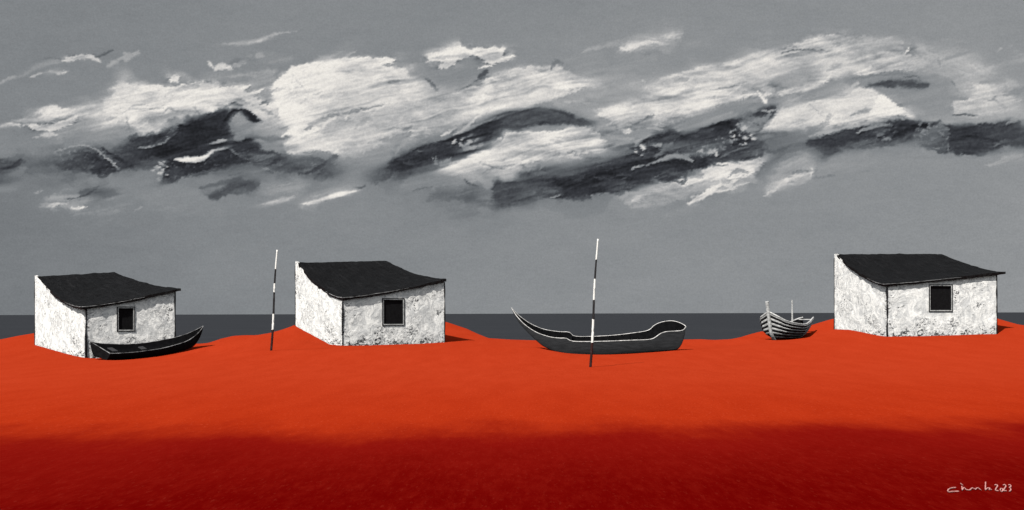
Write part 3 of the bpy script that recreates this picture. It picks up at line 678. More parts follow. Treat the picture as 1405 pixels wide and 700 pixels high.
M = dict(sand=mat_sand(), sea=mat_sea(), plaster=mat_plaster(), roof=mat_roof(),
         edge=mat_plain('tar_line', (.010, .010, .011), .3, 8, .85, .1),
         frame=mat_plain('grey_window_frame', (.36, .36, .35), .35, 14, .8, .1),
         pane=mat_plain('dark_window_board', (.0065, .0065, .007), .3, 9, .8, .06),
         hull=mat_plain('tarred_charcoal_hull', (.025, .0258, .0275), .25, 5, .85, .05, .35, .03, (.4, 1, 2)),
         hull_black=mat_plain('tarred_black_hull', (.006, .006, .0065), .4, 5, .85, .04, .4, .03, (.4, 1, 2)),
         inside=mat_plain('dark_boat_inside', (.0045, .0045, .005), .3, 6, .9, .02),
         rim=mat_plain('worn_white_gunwale', (.56, .55, .53), .4, 7, .8, .1),
         rim_grey=mat_plain('worn_grey_gunwale', (.16, .16, .16), .8, 3.2, .8, .1),
         seat=mat_plain('grey_thwart', (.036, .036, .038), .3, 6, .85, .1),
         plank=mat_plain('weathered_grey_plank', (.43, .43, .42), .35, 5, .85, .1, .4, .02, (1, 1, 3)),
         seam=mat_plain('black_plank_shade', (.010, .010, .011), .2, 6, .9, .05),  # shadow lines between the planks as black colour, also the dark inner skin
         chalk=mat_plain('pale_chalk', (.46, .22, .20), .15, 12, .95, .03))

# ----------------------------------------------------------------------------
#  sky: a far backdrop with the brushed cloud banks, centred on the beach
# ----------------------------------------------------------------------------
def make_sky():
    v = paint_sky()
    R = 9000.0
    az = np.linspace(-.62, .62, 1760); el = np.concatenate([np.linspace(-.006, .232, 350), np.linspace(.24, .5, 12)])
    A, E = np.meshgrid(az, el)
    x = np.tan(A) * FPX + HX; y = HY - np.tan(E) / np.cos(A) * FPX
    val = _samp(v, np.clip(x, CX0, CX1 - 2), np.clip(y, CY0, CY1 - 2))
    pts = np.stack([R * np.cos(E) * np.sin(A), R * np.cos(E) * np.cos(A), EYE + R * np.sin(E)], -1).reshape(-1, 3)
    nr, nc = A.shape
    i = np.arange(nr - 1)[:, None] * nc + np.arange(nc - 1)[None, :]
    q = np.stack([i, i + nc, i + nc + 1, i + 1], -1).reshape(-1, 4)
    me = bpy.data.meshes.new('sky')
    me.vertices.add(len(pts)); me.vertices.foreach_set('co', pts.astype(np.float32).ravel())
    me.loops.add(q.size); me.loops.foreach_set('vertex_index', q.astype(np.int32).ravel())
    me.polygons.add(len(q)); me.polygons.foreach_set('loop_start', (np.arange(len(q)) * 4).astype(np.int32))
    me.polygons.foreach_set('loop_total', np.full(len(q), 4, np.int32))
    me.update(calc_edges=True)
    # cloud tone -> slightly cool greys, slightly warm whites
    t = np.array([30, 60, 100, 132, 180, 215, 240], float)
    rgb = np.stack([np.interp(val, t, [28, 54, 94, 129.5, 180, 217, 238]), np.interp(val, t, [29, 56, 98, 133, 180, 214, 234]), np.interp(val, t, [32, 61, 102, 136, 180, 210, 227])], -1) / 255.0
    lin = np.where(rgb <= .04045, rgb / 12.92, ((rgb + .055) / 1.055) ** 2.4)
    at_ = me.color_attributes.new('cloud', 'FLOAT_COLOR', 'POINT')
    at_.data.foreach_set('color', np.concatenate([lin, np.ones(lin.shape[:2] + (1,))], -1).astype(np.float32).ravel())
    n = N('cloudy_sky'); a = n.new('VertexColor', layer_name='cloud')
    d = n.coord((1 / 9000,) * 3)
    g = n.noise(d, 900, 3, .7); g2 = n.noise(n.coord((1 / 9000, 1 / 9000, 3 / 9000)), 190, 4, .6)
    k = n.math('MULTIPLY_ADD', n.math('SUBTRACT', g, .5), .42, n.math('MULTIPLY_ADD', n.math('SUBTRACT', g2, .5), .16, 1.02))
    e = n.new('Emission'); n.link(a.outputs[0], e.inputs[0]); n.link(n.math('MULTIPLY', k, 2 ** -EXPOSURE), e.inputs[1])
    n.link(e.outputs[0], n.out.inputs[0])
    me.materials.append(n.m)
    o = bpy.data.objects.new('sky', me); COL.objects.link(o); o['kind'] = 'structure'

# ----------------------------------------------------------------------------
#  ground: one sheet of sand, swelling into low dunes at the shore, dipping under the sea
# ----------------------------------------------------------------------------
SHORE = [(-300,466),(-200,462),(-120,467),(-60,468),(0,466),(24,461),(48,457),(80,458),(130,460),(180,462),(225,466),(250,470),(270,472),(285,471),(303,465),(320,461),(338,460),(352,460),(370,457),(385,453),(397,449),(404,446),(420,445),
         (450,444),(500,443),(560,443),(605,441),(613,442),(625,446),(640,451),(655,458),(670,464),(700,466),(730,467),(790,468),(860,468),(935,466),(960,465.5),(980,466.5),(1002,465.5),(1015,463),(1028,459),(1043,455),(1060,453),(1085,452),(1108,448),(1120,444),(1140,438),(1150,437),
         (1200,437),(1280,436),(1355,435),(1368,437),(1385,442),(1400,446),(1420,447),(1480,452),(1560,460),(1640,462),(1720,458)]
CTRL = []                                   # (X, Y, Z) the sand passes through
def add_ctrl(px, py, Y): CTRL.append(tuple(at(px, py, Y)))
for px, py in SHORE:
    p = at(px, py, 90); CTRL.append((p.x, 90, p.z)); CTRL.append((p.x * 1.06, 96, min(p.z - .9, -.2))); CTRL.append((p.x * 1.2, 108, -2.4))
for Y in (-30, -5, 8, 20, 32, 44):
    for k in range(-7, 8): CTRL.append((k * (Y + 55) * .095, Y, 0.0))
for k in (-3, -2, 2, 3): CTRL.append((k * 21, 62, 0.0 + (.2 if k > 0 else 0)))

class Ground:
    def solve(s):
        P = np.array(CTRL, float); s.p = P[:, :2] / 20.0; s.z0 = P[:, 2].mean()
        D = np.linalg.norm(s.p[:, None] - s.p[None], axis=-1)
        K = s.k(D) + np.eye(len(P)) * 2e-4
        n = len(P); Q = np.concatenate([np.ones((n, 1)), s.p], 1)
        A = np.block([[K, Q], [Q.T, np.zeros((3, 3))]])
        s.w = np.linalg.solve(A, np.concatenate([P[:, 2], np.zeros(3)]))
    def k(s, r): return r ** 2 * np.log(r + 1e-9) * .5 + r * -.6
    def z(s, X, Y):
        X = np.asarray(X, float); Y = np.asarray(Y, float); sh = X.shape
        q = np.stack([X.ravel(), Y.ravel()], -1) / 20.0; out = np.empty(len(q)); n = len(s.p)
        for a in range(0, len(q), 4000):
            c = q[a:a + 4000]; D = np.linalg.norm(c[:, None] - s.p[None], axis=-1)
            out[a:a + 4000] = s.k(D) @ s.w[:n] + s.w[n] + c @ s.w[n + 1:]
        return out.reshape(sh)
G = Ground()

def make_ground():
    G.solve()
    g = np.linspace(-1, 1, 760); u = np.sign(g) * (.42 * np.abs(g) + .88 * np.abs(g) ** 4)
    Y = np.concatenate([np.linspace(-30, 8, 16), np.linspace(10, 52, 54), np.linspace(53, 98, 200), np.linspace(99, 112, 14)])
    U, YY = np.meshgrid(u, Y); X = U * (YY + 36)
    Z = G.z(X, YY)
    Z = np.where(YY < 8, Z * sstep(-30, 8, YY), Z)
    sx = np.array([p[0] for p in SHORE], float); sy = np.array([p[1] for p in SHORE], float)
    k = X / np.maximum(YY, 1) * FPX; px = k + HX; cap_y = np.interp(px, sx, sy)
    dn = (cap_y - HY) - 0 + (px - HX) * math.tan(ROLL)
    Z = np.where(YY > 60, np.minimum(Z, EYE - dn * YY / FPX), Z)      # the dune crest is the highest line of the shore
    rough = .016 * fbm(X / .9, YY / .9, 2, 4) + .03 * fbm(X / 4, YY / 3, 5, 3)
    Z = Z + rough * sstep(5, 20, YY) * (1 - sstep(72, 82, YY))
    # beyond the shore the same sheet runs on as the sea bed
    far = [140, 220, 500, 1500, 4000, 12000]
    X2 = np.concatenate([X] + [U[:1] * (f + 36) for f in far]); Y2 = np.concatenate([YY] + [np.full_like(U[:1], f) for f in far])
    Z2 = np.concatenate([np.where(YY > 96, np.minimum(Z, -.9), Z)] + [np.full_like(U[:1], -4.0)] * len(far))
    pts = np.stack([X2, Y2, Z2], -1).reshape(-1, 3); nr, nc = X2.shape
    i = np.arange(nr - 1)[:, None] * nc + np.arange(nc - 1)[None, :]
    q = np.stack([i, i + 1, i + nc + 1, i + nc], -1).reshape(-1, 4)
    me = bpy.data.meshes.new('beach'); me.from_pydata(pts.tolist(), [], q.tolist()); me.materials.append(M['sand'])
    me.polygons.foreach_set('use_smooth', [True] * len(me.polygons)); me.update()
    o = bpy.data.objects.new('beach', me); COL.objects.link(o); o['kind'] = 'structure'
    s = 11000; ys = [84, 120, 300, 1000, 3000, 11000]
    o = obj('sea', [(x, y, -.3) for y in ys for x in (-s, -1500, -200, 0, 200, 1500, s)], [(r * 7 + c, r * 7 + c + 1, r * 7 + c + 8, r * 7 + c + 7) for r in range(5) for c in range(6)], M['sea'])
    o['kind'] = 'structure'

# ----------------------------------------------------------------------------
#  huts
# ----------------------------------------------------------------------------
def hash2(a, b, k=0): return float(vnoise(np.float32(a), np.float32(b), k))

def make_hut(label, D, yaw, corner, left_foot, right_foot, base_left, base_front, top_back, eave, win, exps, seed):
    """corner: photo x,y of the near corner foot; left_foot / right_foot: far feet of the gable and of the front;
       eave: photo points of the roof (front left, back left, back right, front right); win: the opening x0,y0,x1,y1"""
    th = math.radians(yaw); ct, st = math.cos(th), math.sin(th)
    C = at(*corner, D)
    kl = lat_down(*left_foot)[0] / FPX; kr = lat_down(*right_foot)[0] / FPX
    L = (kr * D - C.x) / (ct - kr * st)                  # front length
    S = (C.x - kl * D) / (st + kl * ct)                  # gable depth
    z0 = C.z
    def to_local_x(px, py, yl):                          # x along the front (at depth yl of the house) seen at px
        k = lat_down(px, py)[0] / FPX
        bx, by = C.x - yl * st, D + yl * ct
        return (k * by - bx) / (ct - k * st)
    def depth(xl, yl): return D + xl * st + yl * ct
    def zl(px, py, xl, yl): return at(px, py, depth(xl, yl)).z - z0
    # sand meets the walls here
    for (px, py) in base_left:
        k = lat_down(px, py)[0] / FPX; yl = (C.x - k * D) / (st + k * ct)
        add_ctrl(px, py, depth(0, yl))
    for (px, py) in base_front:
        xl = to_local_x(px, py, 0); add_ctrl(px, py, depth(xl, 0))
    # roof corners
    yf, yb = -.16, S - .26
    (fl, bl, br, fr) = eave
    xfl, xbl, xbr, xfr = to_local_x(*fl, yf), to_local_x(*bl, yb), to_local_x(*br, yb), to_local_x(*fr, yf)
    zfl, zbl, zbr, zfr = zl(*fl, xfl, yf), zl(*bl, xbl, yb), zl(*br, xbr, yb), zl(*fr, xfr, yf)
    pv, pu = exps
    def roof_z(t, s):
        a = lerp(zfl, zbl, s ** pv); b = lerp(zfr, zbr, s ** pv)
        return lerp(a, b, (t ** pu) * (1 - s) + t * s)
    def roof_p(t, s):
        return Vector((lerp(lerp(xfl, xbl, s), lerp(xfr, xbr, s), t), lerp(yf, yb, s), roof_z(t, s)))
    def under(xl, yl):                                   # underside of the roof over a point of the plan
        s = min(max((yl - yf) / (yb - yf), 0), 1)
        a, b = lerp(xfl, xbl, s), lerp(xfr, xbr, s)
        return roof_z(min(max((xl - a) / (b - a), 0), 1), s) - .10 - 1.6 * max(0, xl - b + .05)
    root = thing('whitewashed_hut', label, 'hut', C, th, 'whitewashed huts on the red shore')
    # ---- walls
    wb = MB()
    def bumpy(p, nrm, k):
        a = fbm(np.float32(p.x * 1.7 + p.y * 2.1 + seed * 9), np.float32(p.z * 1.9), k, 3); b = fbm(np.float32((p.x + p.y) * 6 + seed), np.float32(p.z * 6), k + 1, 2)
        return p + nrm * (.055 * float(a) + .03 * float(b))
    def wall(p0, p1, top, nrm, k, hole=None):
        n = int((p1 - p0).length / .09); us = [i / n for i in range(n + 1)]
        Lw = (p1 - p0).length; nz = 36
        if hole:
            us = sorted(set([u for u in us if min(abs(u * Lw - hole[0]), abs(u * Lw - hole[2])) > .04] + [hole[0] / Lw, hole[2] / Lw]))
        rows = []
        for u in us:
            p = p0.lerp(p1, u); zt = top(p)
            zs = [lerp(-.9, zt, i / nz) for i in range(nz + 1)]
            if hole:
                for hz in (hole[1], hole[3]):
                    j = min(range(nz + 1), key=lambda q: abs(zs[q] - hz)); zs[j] = hz
                zs.sort()
            col = []
            for z in zs:
                q = Vector((p.x, p.y, z)); edge = min(u, 1 - u) * Lw
                f = min(1, edge / .12)
                if hole and hole[0] - .12 < u * Lw < hole[2] + .12 and hole[1] - .12 < z < hole[3] + .12: f *= .25
                col.append(q + (bumpy(q, nrm, k) - q) * f)
            rows.append(col)
        b = len(wb.v)
        for r in rows: wb.v.extend(r)
        m = nz + 1
        for i in range(len(rows) - 1):
            for j in range(nz):
                c = (rows[i][j] + rows[i + 1][j + 1]) / 2; uu = (us[i] + us[i + 1]) / 2 * Lw
                if hole and hole[0] < uu < hole[2] and hole[1] < c.z < hole[3]: continue
                wb.face((b + i * m + j, b + (i + 1) * m + j, b + (i + 1) * m + j + 1, b + i * m + j + 1))
    # window opening in the front wall
    wx0, wx1 = to_local_x(win[0], win[1], 0), to_local_x(win[2], win[1], 0)
    wxm = (wx0 + wx1) / 2; wz1, wz0 = zl((win[0] + win[2]) / 2, win[1], wxm, 0), zl((win[0] + win[2]) / 2, win[3], wxm, 0)
    V = Vector
    zback = lerp(zbl, zbr, 0)
    def top_f(p): return under(p.x, 0)
    def top_l(p):                                        # the gable rises past the roof at the back as a parapet
        return lerp(under(0, p.y) + .045, max(under(0, p.y) + .16, zl(*top_back, 0, S)), float(sstep(S - .42, S - .2, p.y)))
    def top_b(p): return lerp(zl(*top_back, 0, S), zbr - .06, min(1, p.x / xbr)) - .06 * min(1, p.x) - 1.6 * max(0, p.x - xbr + .15)
    def top_r(p): return under(L, p.y)
    wall(V((0, 0, 0)), V((L, 0, 0)), top_f, V((0, -1, 0)), 1, (wx0, wz0, wx1, wz1))
    wall(V((0, S, 0)), V((0, 0, 0)), top_l, V((-1, 0, 0)), 3)
    wall(V((L, S, 0)), V((0, S, 0)), top_b, V((0, 1, 0)), 5)
    wall(V((L, 0, 0)), V((L, S, 0)), top_r, V((1, 0, 0)), 6)
    # wall heads (thickness seen from above along gable and back)
    T = .30; ys = [S * i / 40 for i in range(41)]
    wb.grid([[V((0, y, top_l(V((0, y, 0))))), V((T * .35, y, top_l(V((0, y, 0))) - .01))] for y in ys], flip=True)
    wb.grid([[V((x, S, top_b(V((x, S, 0))))), V((x, S - T, top_b(V((x, S, 0))) - .01))] for x in [L * i / 20 for i in range(21)]])
    # reveals of the opening
    rd = .22
    for a, b in (((wx0, wz0), (wx0, wz1)), ((wx0, wz1), (wx1, wz1)), ((wx1, wz1), (wx1, wz0)), ((wx1, wz0), (wx0, wz0))):
        wb.grid([[V((a[0], 0, a[1])), V((a[0], rd, a[1]))], [V((b[0], 0, b[1])), V((b[0], rd, b[1]))]])
    w = wb.build('wall', M['plaster'], root, smooth=True)
    # tarred seams where the walls meet, drawn up the three visible corners
    def seam(x, y, ztop, r):
        nseg = 26; pts = []; rad = []
        for i in range(nseg + 1):
            z = lerp(-.4, ztop, i / nseg); pts.append(V((x + .02 * (hash2(z * 3 + seed, x, 2) - .5), y, z))); rad.append(r * (.45 + 1.1 * hash2(z * 2.2 + seed * 3, y + 5, 4)))
        tb = MB(); tb.tube(pts, rad, 5); tb.build('corner_seam', M['edge'], root)
    seam(.0, -.012, top_f(V((0, 0, 0))), .045); seam(L + .01, 0, top_r(V((L, 0, 0))), .036); seam(-.008, S, top_l(V((0, S, 0))) - .25, .026)
    # ---- roof: a sagging slab with a rough tarred skin
    nu, nv = 56, 44; th_r = .13; rb = MB(); top = []; bot = []
    for i in range(nu + 1):
        t = i / nu; ct_, cb_ = [], []
        for j in range(nv + 1):
            s = j / nv; p = roof_p(t, s)
            e = fbm(np.float32(p.x * 2 + seed * 5), np.float32(p.y * 2), 2, 4); e2 = fbm(np.float32(p.x * .7 + seed), np.float32(p.y * .7), 6, 2)
            edge = 1 if 0 < i < nu and 0 < j < nv else .6
            dz = .13 * float(e) * edge + .06 * float(e2)
            wob = .17 * float(fbm(np.float32(p.x * 3.3), np.float32(p.y * 3.3 + seed), 4, 3))
            q = p + V((wob if i in (0, nu) else 0, wob if j in (0, nv) else 0, dz)); ct_.append(q); cb_.append(q - V((0, 0, th_r * (1 + .5 * float(e2)))))
        top.append(ct_); bot.append(cb_)
    rb.grid(top); rb.grid(bot, flip=True)
    rb.grid([[top[i][0] for i in range(nu + 1)], [bot[i][0] for i in range(nu + 1)]])
    rb.grid([[top[i][nv] for i in range(nu + 1)], [bot[i][nv] for i in range(nu + 1)]], flip=True)
    rb.grid([top[0], bot[0]], flip=True); rb.grid([top[nu], bot[nu]])
    r = rb.build('roof', M['roof'], root)
    # pale worn lip along the front eave, rough clods of tar along the gable
    vb = MB()
    vb.tube([roof_p(i / 40, 0) + V((0, -.03, -.03 + .02 * (hash2(i * .7, seed) - .5))) for i in range(0, 26)], [.022 * (1 - i / 34) for i in range(26)], 5)
    vb.tube([roof_p(0, i / 40) + V((-.03, 0, -.02 + .02 * (hash2(i * .6, seed + 3) - .5))) for i in range(0, 15)], [.022 * (1 - i / 20) for i in range(15)], 5)
    vb.build('roof_edge', M['rim_grey'], r)
    # ---- window
    fb = MB()
    def ring(x0, z0_, x1, z1, wdt, y, dep, m):
        fb.box((x0, y, z0_), (x1 - x0, 0, 0), (0, dep, 0), (0, 0, wdt), m); fb.box((x0, y, z1 - wdt), (x1 - x0, 0, 0), (0, dep, 0), (0, 0, wdt), m)
        fb.box((x0, y, z0_ + wdt), (wdt, 0, 0), (0, dep, 0), (0, 0, z1 - z0_ - 2 * wdt), m); fb.box((x1 - wdt, y, z0_ + wdt), (wdt, 0, 0), (0, dep, 0), (0, 0, z1 - z0_ - 2 * wdt), m)
    o_ = .03
    ring(wx0 - o_, wz0 - o_, wx1 + o_, wz1 + o_, o_ + .001, -.045, .09, 1)
    ring(wx0 + .003, wz0 + .003, wx1 - .003, wz1 - .003, .048, -.028, .10, 0)
    ring(wx0 + .052, wz0 + .052, wx1 - .052, wz1 - .052, .02, -.018, .09, 1)
    f = fb.build('window', [M['frame'], M['edge']], root)
    pb = MB(); pb.box((wx0 + .055, .075, wz0 + .055), (wx1 - wx0 - .11, 0, 0), (0, .03, 0), (0, 0, wz1 - wz0 - .11))
    pb.build('pane', M['pane'], f)
    return root, dict(L=L, S=S, at=lambda xl, yl: (C.x + xl * ct - yl * st, D + xl * st + yl * ct))

make_hut('smallest white hut, a black canoe lying against its front wall', 68, 37, (118, 491), (48, 473), (240, 470),
         [(100,487.5),(84,483.5),(66,478.5),(48,473.5)], [(118,491),(130,492),(160,489),(200,484),(240,474)],
         (48, 379), ((111.5,420.5), (52,379.5), (156.5,373), (248,395)), (161, 421.5, 184, 454), (1.75, 1.35), 1)
make_hut('white hut in the middle, beside the shorter banded pole', 72, 33, (470, 474), (405.5, 446), (610, 470),
         [(452,472.5),(440,466),(425,458),(412,451),(405.5,447)], [(470,474),(505,474),(540,473),(575,472),(610,470)],
         (404, 359.5), ((470,408), (408,360), (530,358.5), (612.5,383)), (525, 410, 554, 446), (1.6, 1.3), 2)
make_hut('widest white hut on the rise at the far right, next to the grey plank boat', 74, 18, (1217, 462), (1145, 451), (1367.5, 458.5),
         [(1200,459.5),(1184,456),(1165,452.5),(1145,451.5)], [(1217,462),(1260,461.5),(1300,460.5),(1340,459),(1367,458.5)],
         (1143.5, 348.5), ((1214,389.5), (1148.5,349.3), (1292,348.5), (1380,373)), (1275, 391, 1306, 427), (1.5, 1.15), 3)

# ----------------------------------------------------------------------------
#  boats
# ----------------------------------------------------------------------------
class Line:
    """a smooth curve through photo points, read at a fraction of its x extent"""
    def __init__(s, pts):
        p = smooth_poly(pts, False, 8); o = np.argsort(p[:, 0], kind='stable'); s.x = p[o, 0]; s.y = p[o, 1]
        s.a, s.b = s.x[0], s.x[-1]
    def __call__(s, t):
        x = lerp(s.a, s.b, t); return x, float(np.interp(x, s.x, s.y))

def hull_mesh(near, far, keel, D, beam, nst, seglen, thick, mats, root, flat=.35, close0=True, keel_far=None, rim=.03, kin=.38):
    """loft a hull through near gunwale / keel / far gunwale curves; D(t) distance of the near gunwale, beam(t)"""
    ts = [.5 - .5 * math.cos(math.pi * i / nst) for i in range(nst + 1)]
    ts = [lerp(t, i / nst, .45) for i, t in enumerate(ts)]
    out, inn, gn, gf = [], [], [], []
    for t in ts:
        d = D(t); b = beam(t)
        a = at(*near(t), d); c = at(*far(t), d + b); k = at(*keel(t), d + b * kin)
        k2 = at(*keel_far(t), d + b * .8) if keel_far else k + (c - a) * flat + Vector((0, 0, (c.z - a.z) * .12))
        gn.append(a); gf.append(c)
        sec = []
        for (p, q) in ((a, k), (c, k2)):
            h = []
            for i in range(9):
                w = i / 8
                ctrl = Vector((lerp(p.x, q.x, .25), lerp(p.y, q.y, .12), lerp(p.z, q.z, .72)))
                h.append(p * (1 - w) ** 2 + ctrl * 2 * w * (1 - w) + q * w * w)
            sec.append(h)
        loop = sec[0] + [k.lerp(k2, .5)] + sec[1][::-1]
        out.append(loop)
        m = (a + c) / 2; f_ = 1 - min(.6, thick / max(b * .5, .02))
        inn.append([Vector((m.x + (p.x - m.x) * f_, m.y + (p.y - m.y) * f_, m.z + (p.z - m.z) * .9 + (0 if 0 < j < len(loop) - 1 else .0))) for j, p in enumerate(loop)])
    hb = MB(); n = len(out[0])
    hb.grid(out, 0, flip=True); hb.grid(inn, 1)
    for e in (0, n - 1): hb.grid([[out[i][e] for i in range(nst + 1)], [inn[i][e] for i in range(nst + 1)]], 1, flip=(e == 0))
    for row, fl in ((out[0], False), (out[-1], True)):
        b0 = len(hb.v); hb.v.extend(row); hb.face(list(range(b0, b0 + n))[::-1 if fl else 1], 0)
    h = hb.build('hull', mats, root, smooth=True)
    gb = MB()
    J = lambda i, k: 1 + .5 * (hash2(i * .5 + k, k * 3.3, 2) - .5)
    loop = gn + gf[::-1]
    for seq, kk in ((gn, 1), (gf, 2)):
        gb.tube(seq, [rim * J(i, kk) for i in range(len(seq))], 6)
    return h, gb, out, gn, gf

# -- the big canoe on the sand in the middle
root = thing('dug_out_boat', 'long charcoal boat with white gunwale, high pointed prow and rounded stern', 'boat', at(820, 487, 69.6), 0, None)
near = Line([(702,423),(707,431),(713,438.5),(722,447),(737,456.5),(755,462.5),(768,464),(777,464.3),(786,468.3),(810,468.7),(840,468),(870,466.8),(888,466.2),(897,464.3),(903,460),(908,457),(916,455),(928,454.4),(935,453.6),(939,451.5),(941,448.5)])
far = Line([(702,422.5),(708,429.5),(717,437),(730,445.5),(745,451.5),(757,454),(770,455.5),(781,456),(788,461.2),(810,461.8),(840,460.3),(865,457.5),(889,453.5),(897,447),(906,442.6),(918,440.4),(928,441.4),(937,445),(941,448)])
keel = Line([(702,424),(706,433),(713,444),(722,454),(732,464),(745,475),(760,482),(780,486),(812,487.5),(850,486.5),(900,483),(926,480.5),(933,476),(938,466),(941,450)])
def beam_big(t): return 1.5 * (min(1, t / .45) ** .75) * (1 - max(0, (t - .80) / .20) ** 2.4) ** .6 + .02
bc = root.location.copy()
def recenter(o_list, c):
    for o in o_list:
        for v in o.data.vertices: v.co -= c
Dbig = lambda t: 69.0 + .25 * math.sin(math.pi * t) * -1
h, gb, sec, gn, gf = hull_mesh(near, far, keel, Dbig, beam_big, 70, .1, .06, [M['hull'], M['inside']], root, rim=.019, kin=.10)
g = gb.build('gunwale', M['rim'], root)
# two low thwarts inside
thw = []
for i in (26, 44):
    tb = MB()
    a, c = gn[i].copy(), gf[i].copy(); a.z -= .10; c.z -= .10; a = a.lerp(c, .06); c = c.lerp(a, .06)
    tb.box(a - Vector((.11, 0, .05)), (.22, 0, 0), c - a, (0, 0, .04)); thw.append(tb.build('thwart', M['inside'], root))
recenter([h, g] + thw, bc)
for q in (745,): add_ctrl(745, 477, 69.5)
for px, py in ((765,482.5),(785,486),(812,487),(850,486),(900,482.5),(928,480)): add_ctrl(px, py, 69.4)
for px, py in ((712,467.5),(730,468.5)): add_ctrl(px, py, 84)

# -- the small black canoe drawn up under the wall of the left hut
near = Line([(151,485),(160,485),(168,484.5),(188,483),(214,479.5),(228,476.8),(242,473),(256.6,468),(268,460.6),(275,453.5),(279,447.6)])
far = Line([(123.5,468.4),(130,470.2),(143,471.6),(171,472.5),(192.5,471.2),(214,468.2),(228,465.6),(242,462.6),(256.6,458),(268,453),(275,449.5),(279,447.2)])
keel = Line([(145.6,494),(156,494.6),(168,494),(199.6,491),(228,486.5),(250,481.5),(262,477.5),(268,473),(274,464),(277.5,455),(279,448.2)])
kfar = Line([(128.5,488.5),(140,488.6),(156,488),(190,485),(222,480),(246,474),(260,470),(268,466),(274,460),(277.5,453),(279,448)])
root = thing('black_canoe', 'small black canoe with thin grey gunwale line leaning against the left hut', 'boat', at(190, 490, 67.6), 0, None)
bc = root.location.copy()
def beam_small(t): return 1.02 * (1 - t ** 2.6) ** .8 + .015
Dsm = lambda t: 66.35 + 3.5 * t
h, gb, sec, gn, gf = hull_mesh(near, far, keel, Dsm, beam_small, 48, .1, .05, [M['hull_black'], M['inside']], root, keel_far=kfar, rim=.018)
gb.tube([gf[0].lerp(gn[0], q / 6) for q in range(7)], .018, 6)                     # transom edge
gb.tube([gn[0], gn[0].lerp(sec[0][8], .5), sec[0][8]], [.016, .012, .008], 5)
g = gb.build('gunwale', M['rim_grey'], root)
parts = [h, g]
for t in (.155, .415):
    i = min(range(len(gn)), key=lambda q: abs(q / (len(gn) - 1) - t))
    a, c = gn[i].copy(), gf[i].copy(); ax = (gn[i + 2] - gn[i - 2]).normalized()
    p, q = a.lerp(c, .18), a.lerp(c, .50); tb = MB(); tb.box(p - ax * .13, ax * .26, q - p, (0, 0, .035)); parts.append(tb.build('thwart', M['seat'], root))
recenter(parts, bc)
for px, py, Y in ((146,494,66.6),(168,494,67),(199.6,491,67.9),(228,486.5,68.8),(250,481.5,69.5),(262,477.5,70)): add_ctrl(px, py + .3, Y)

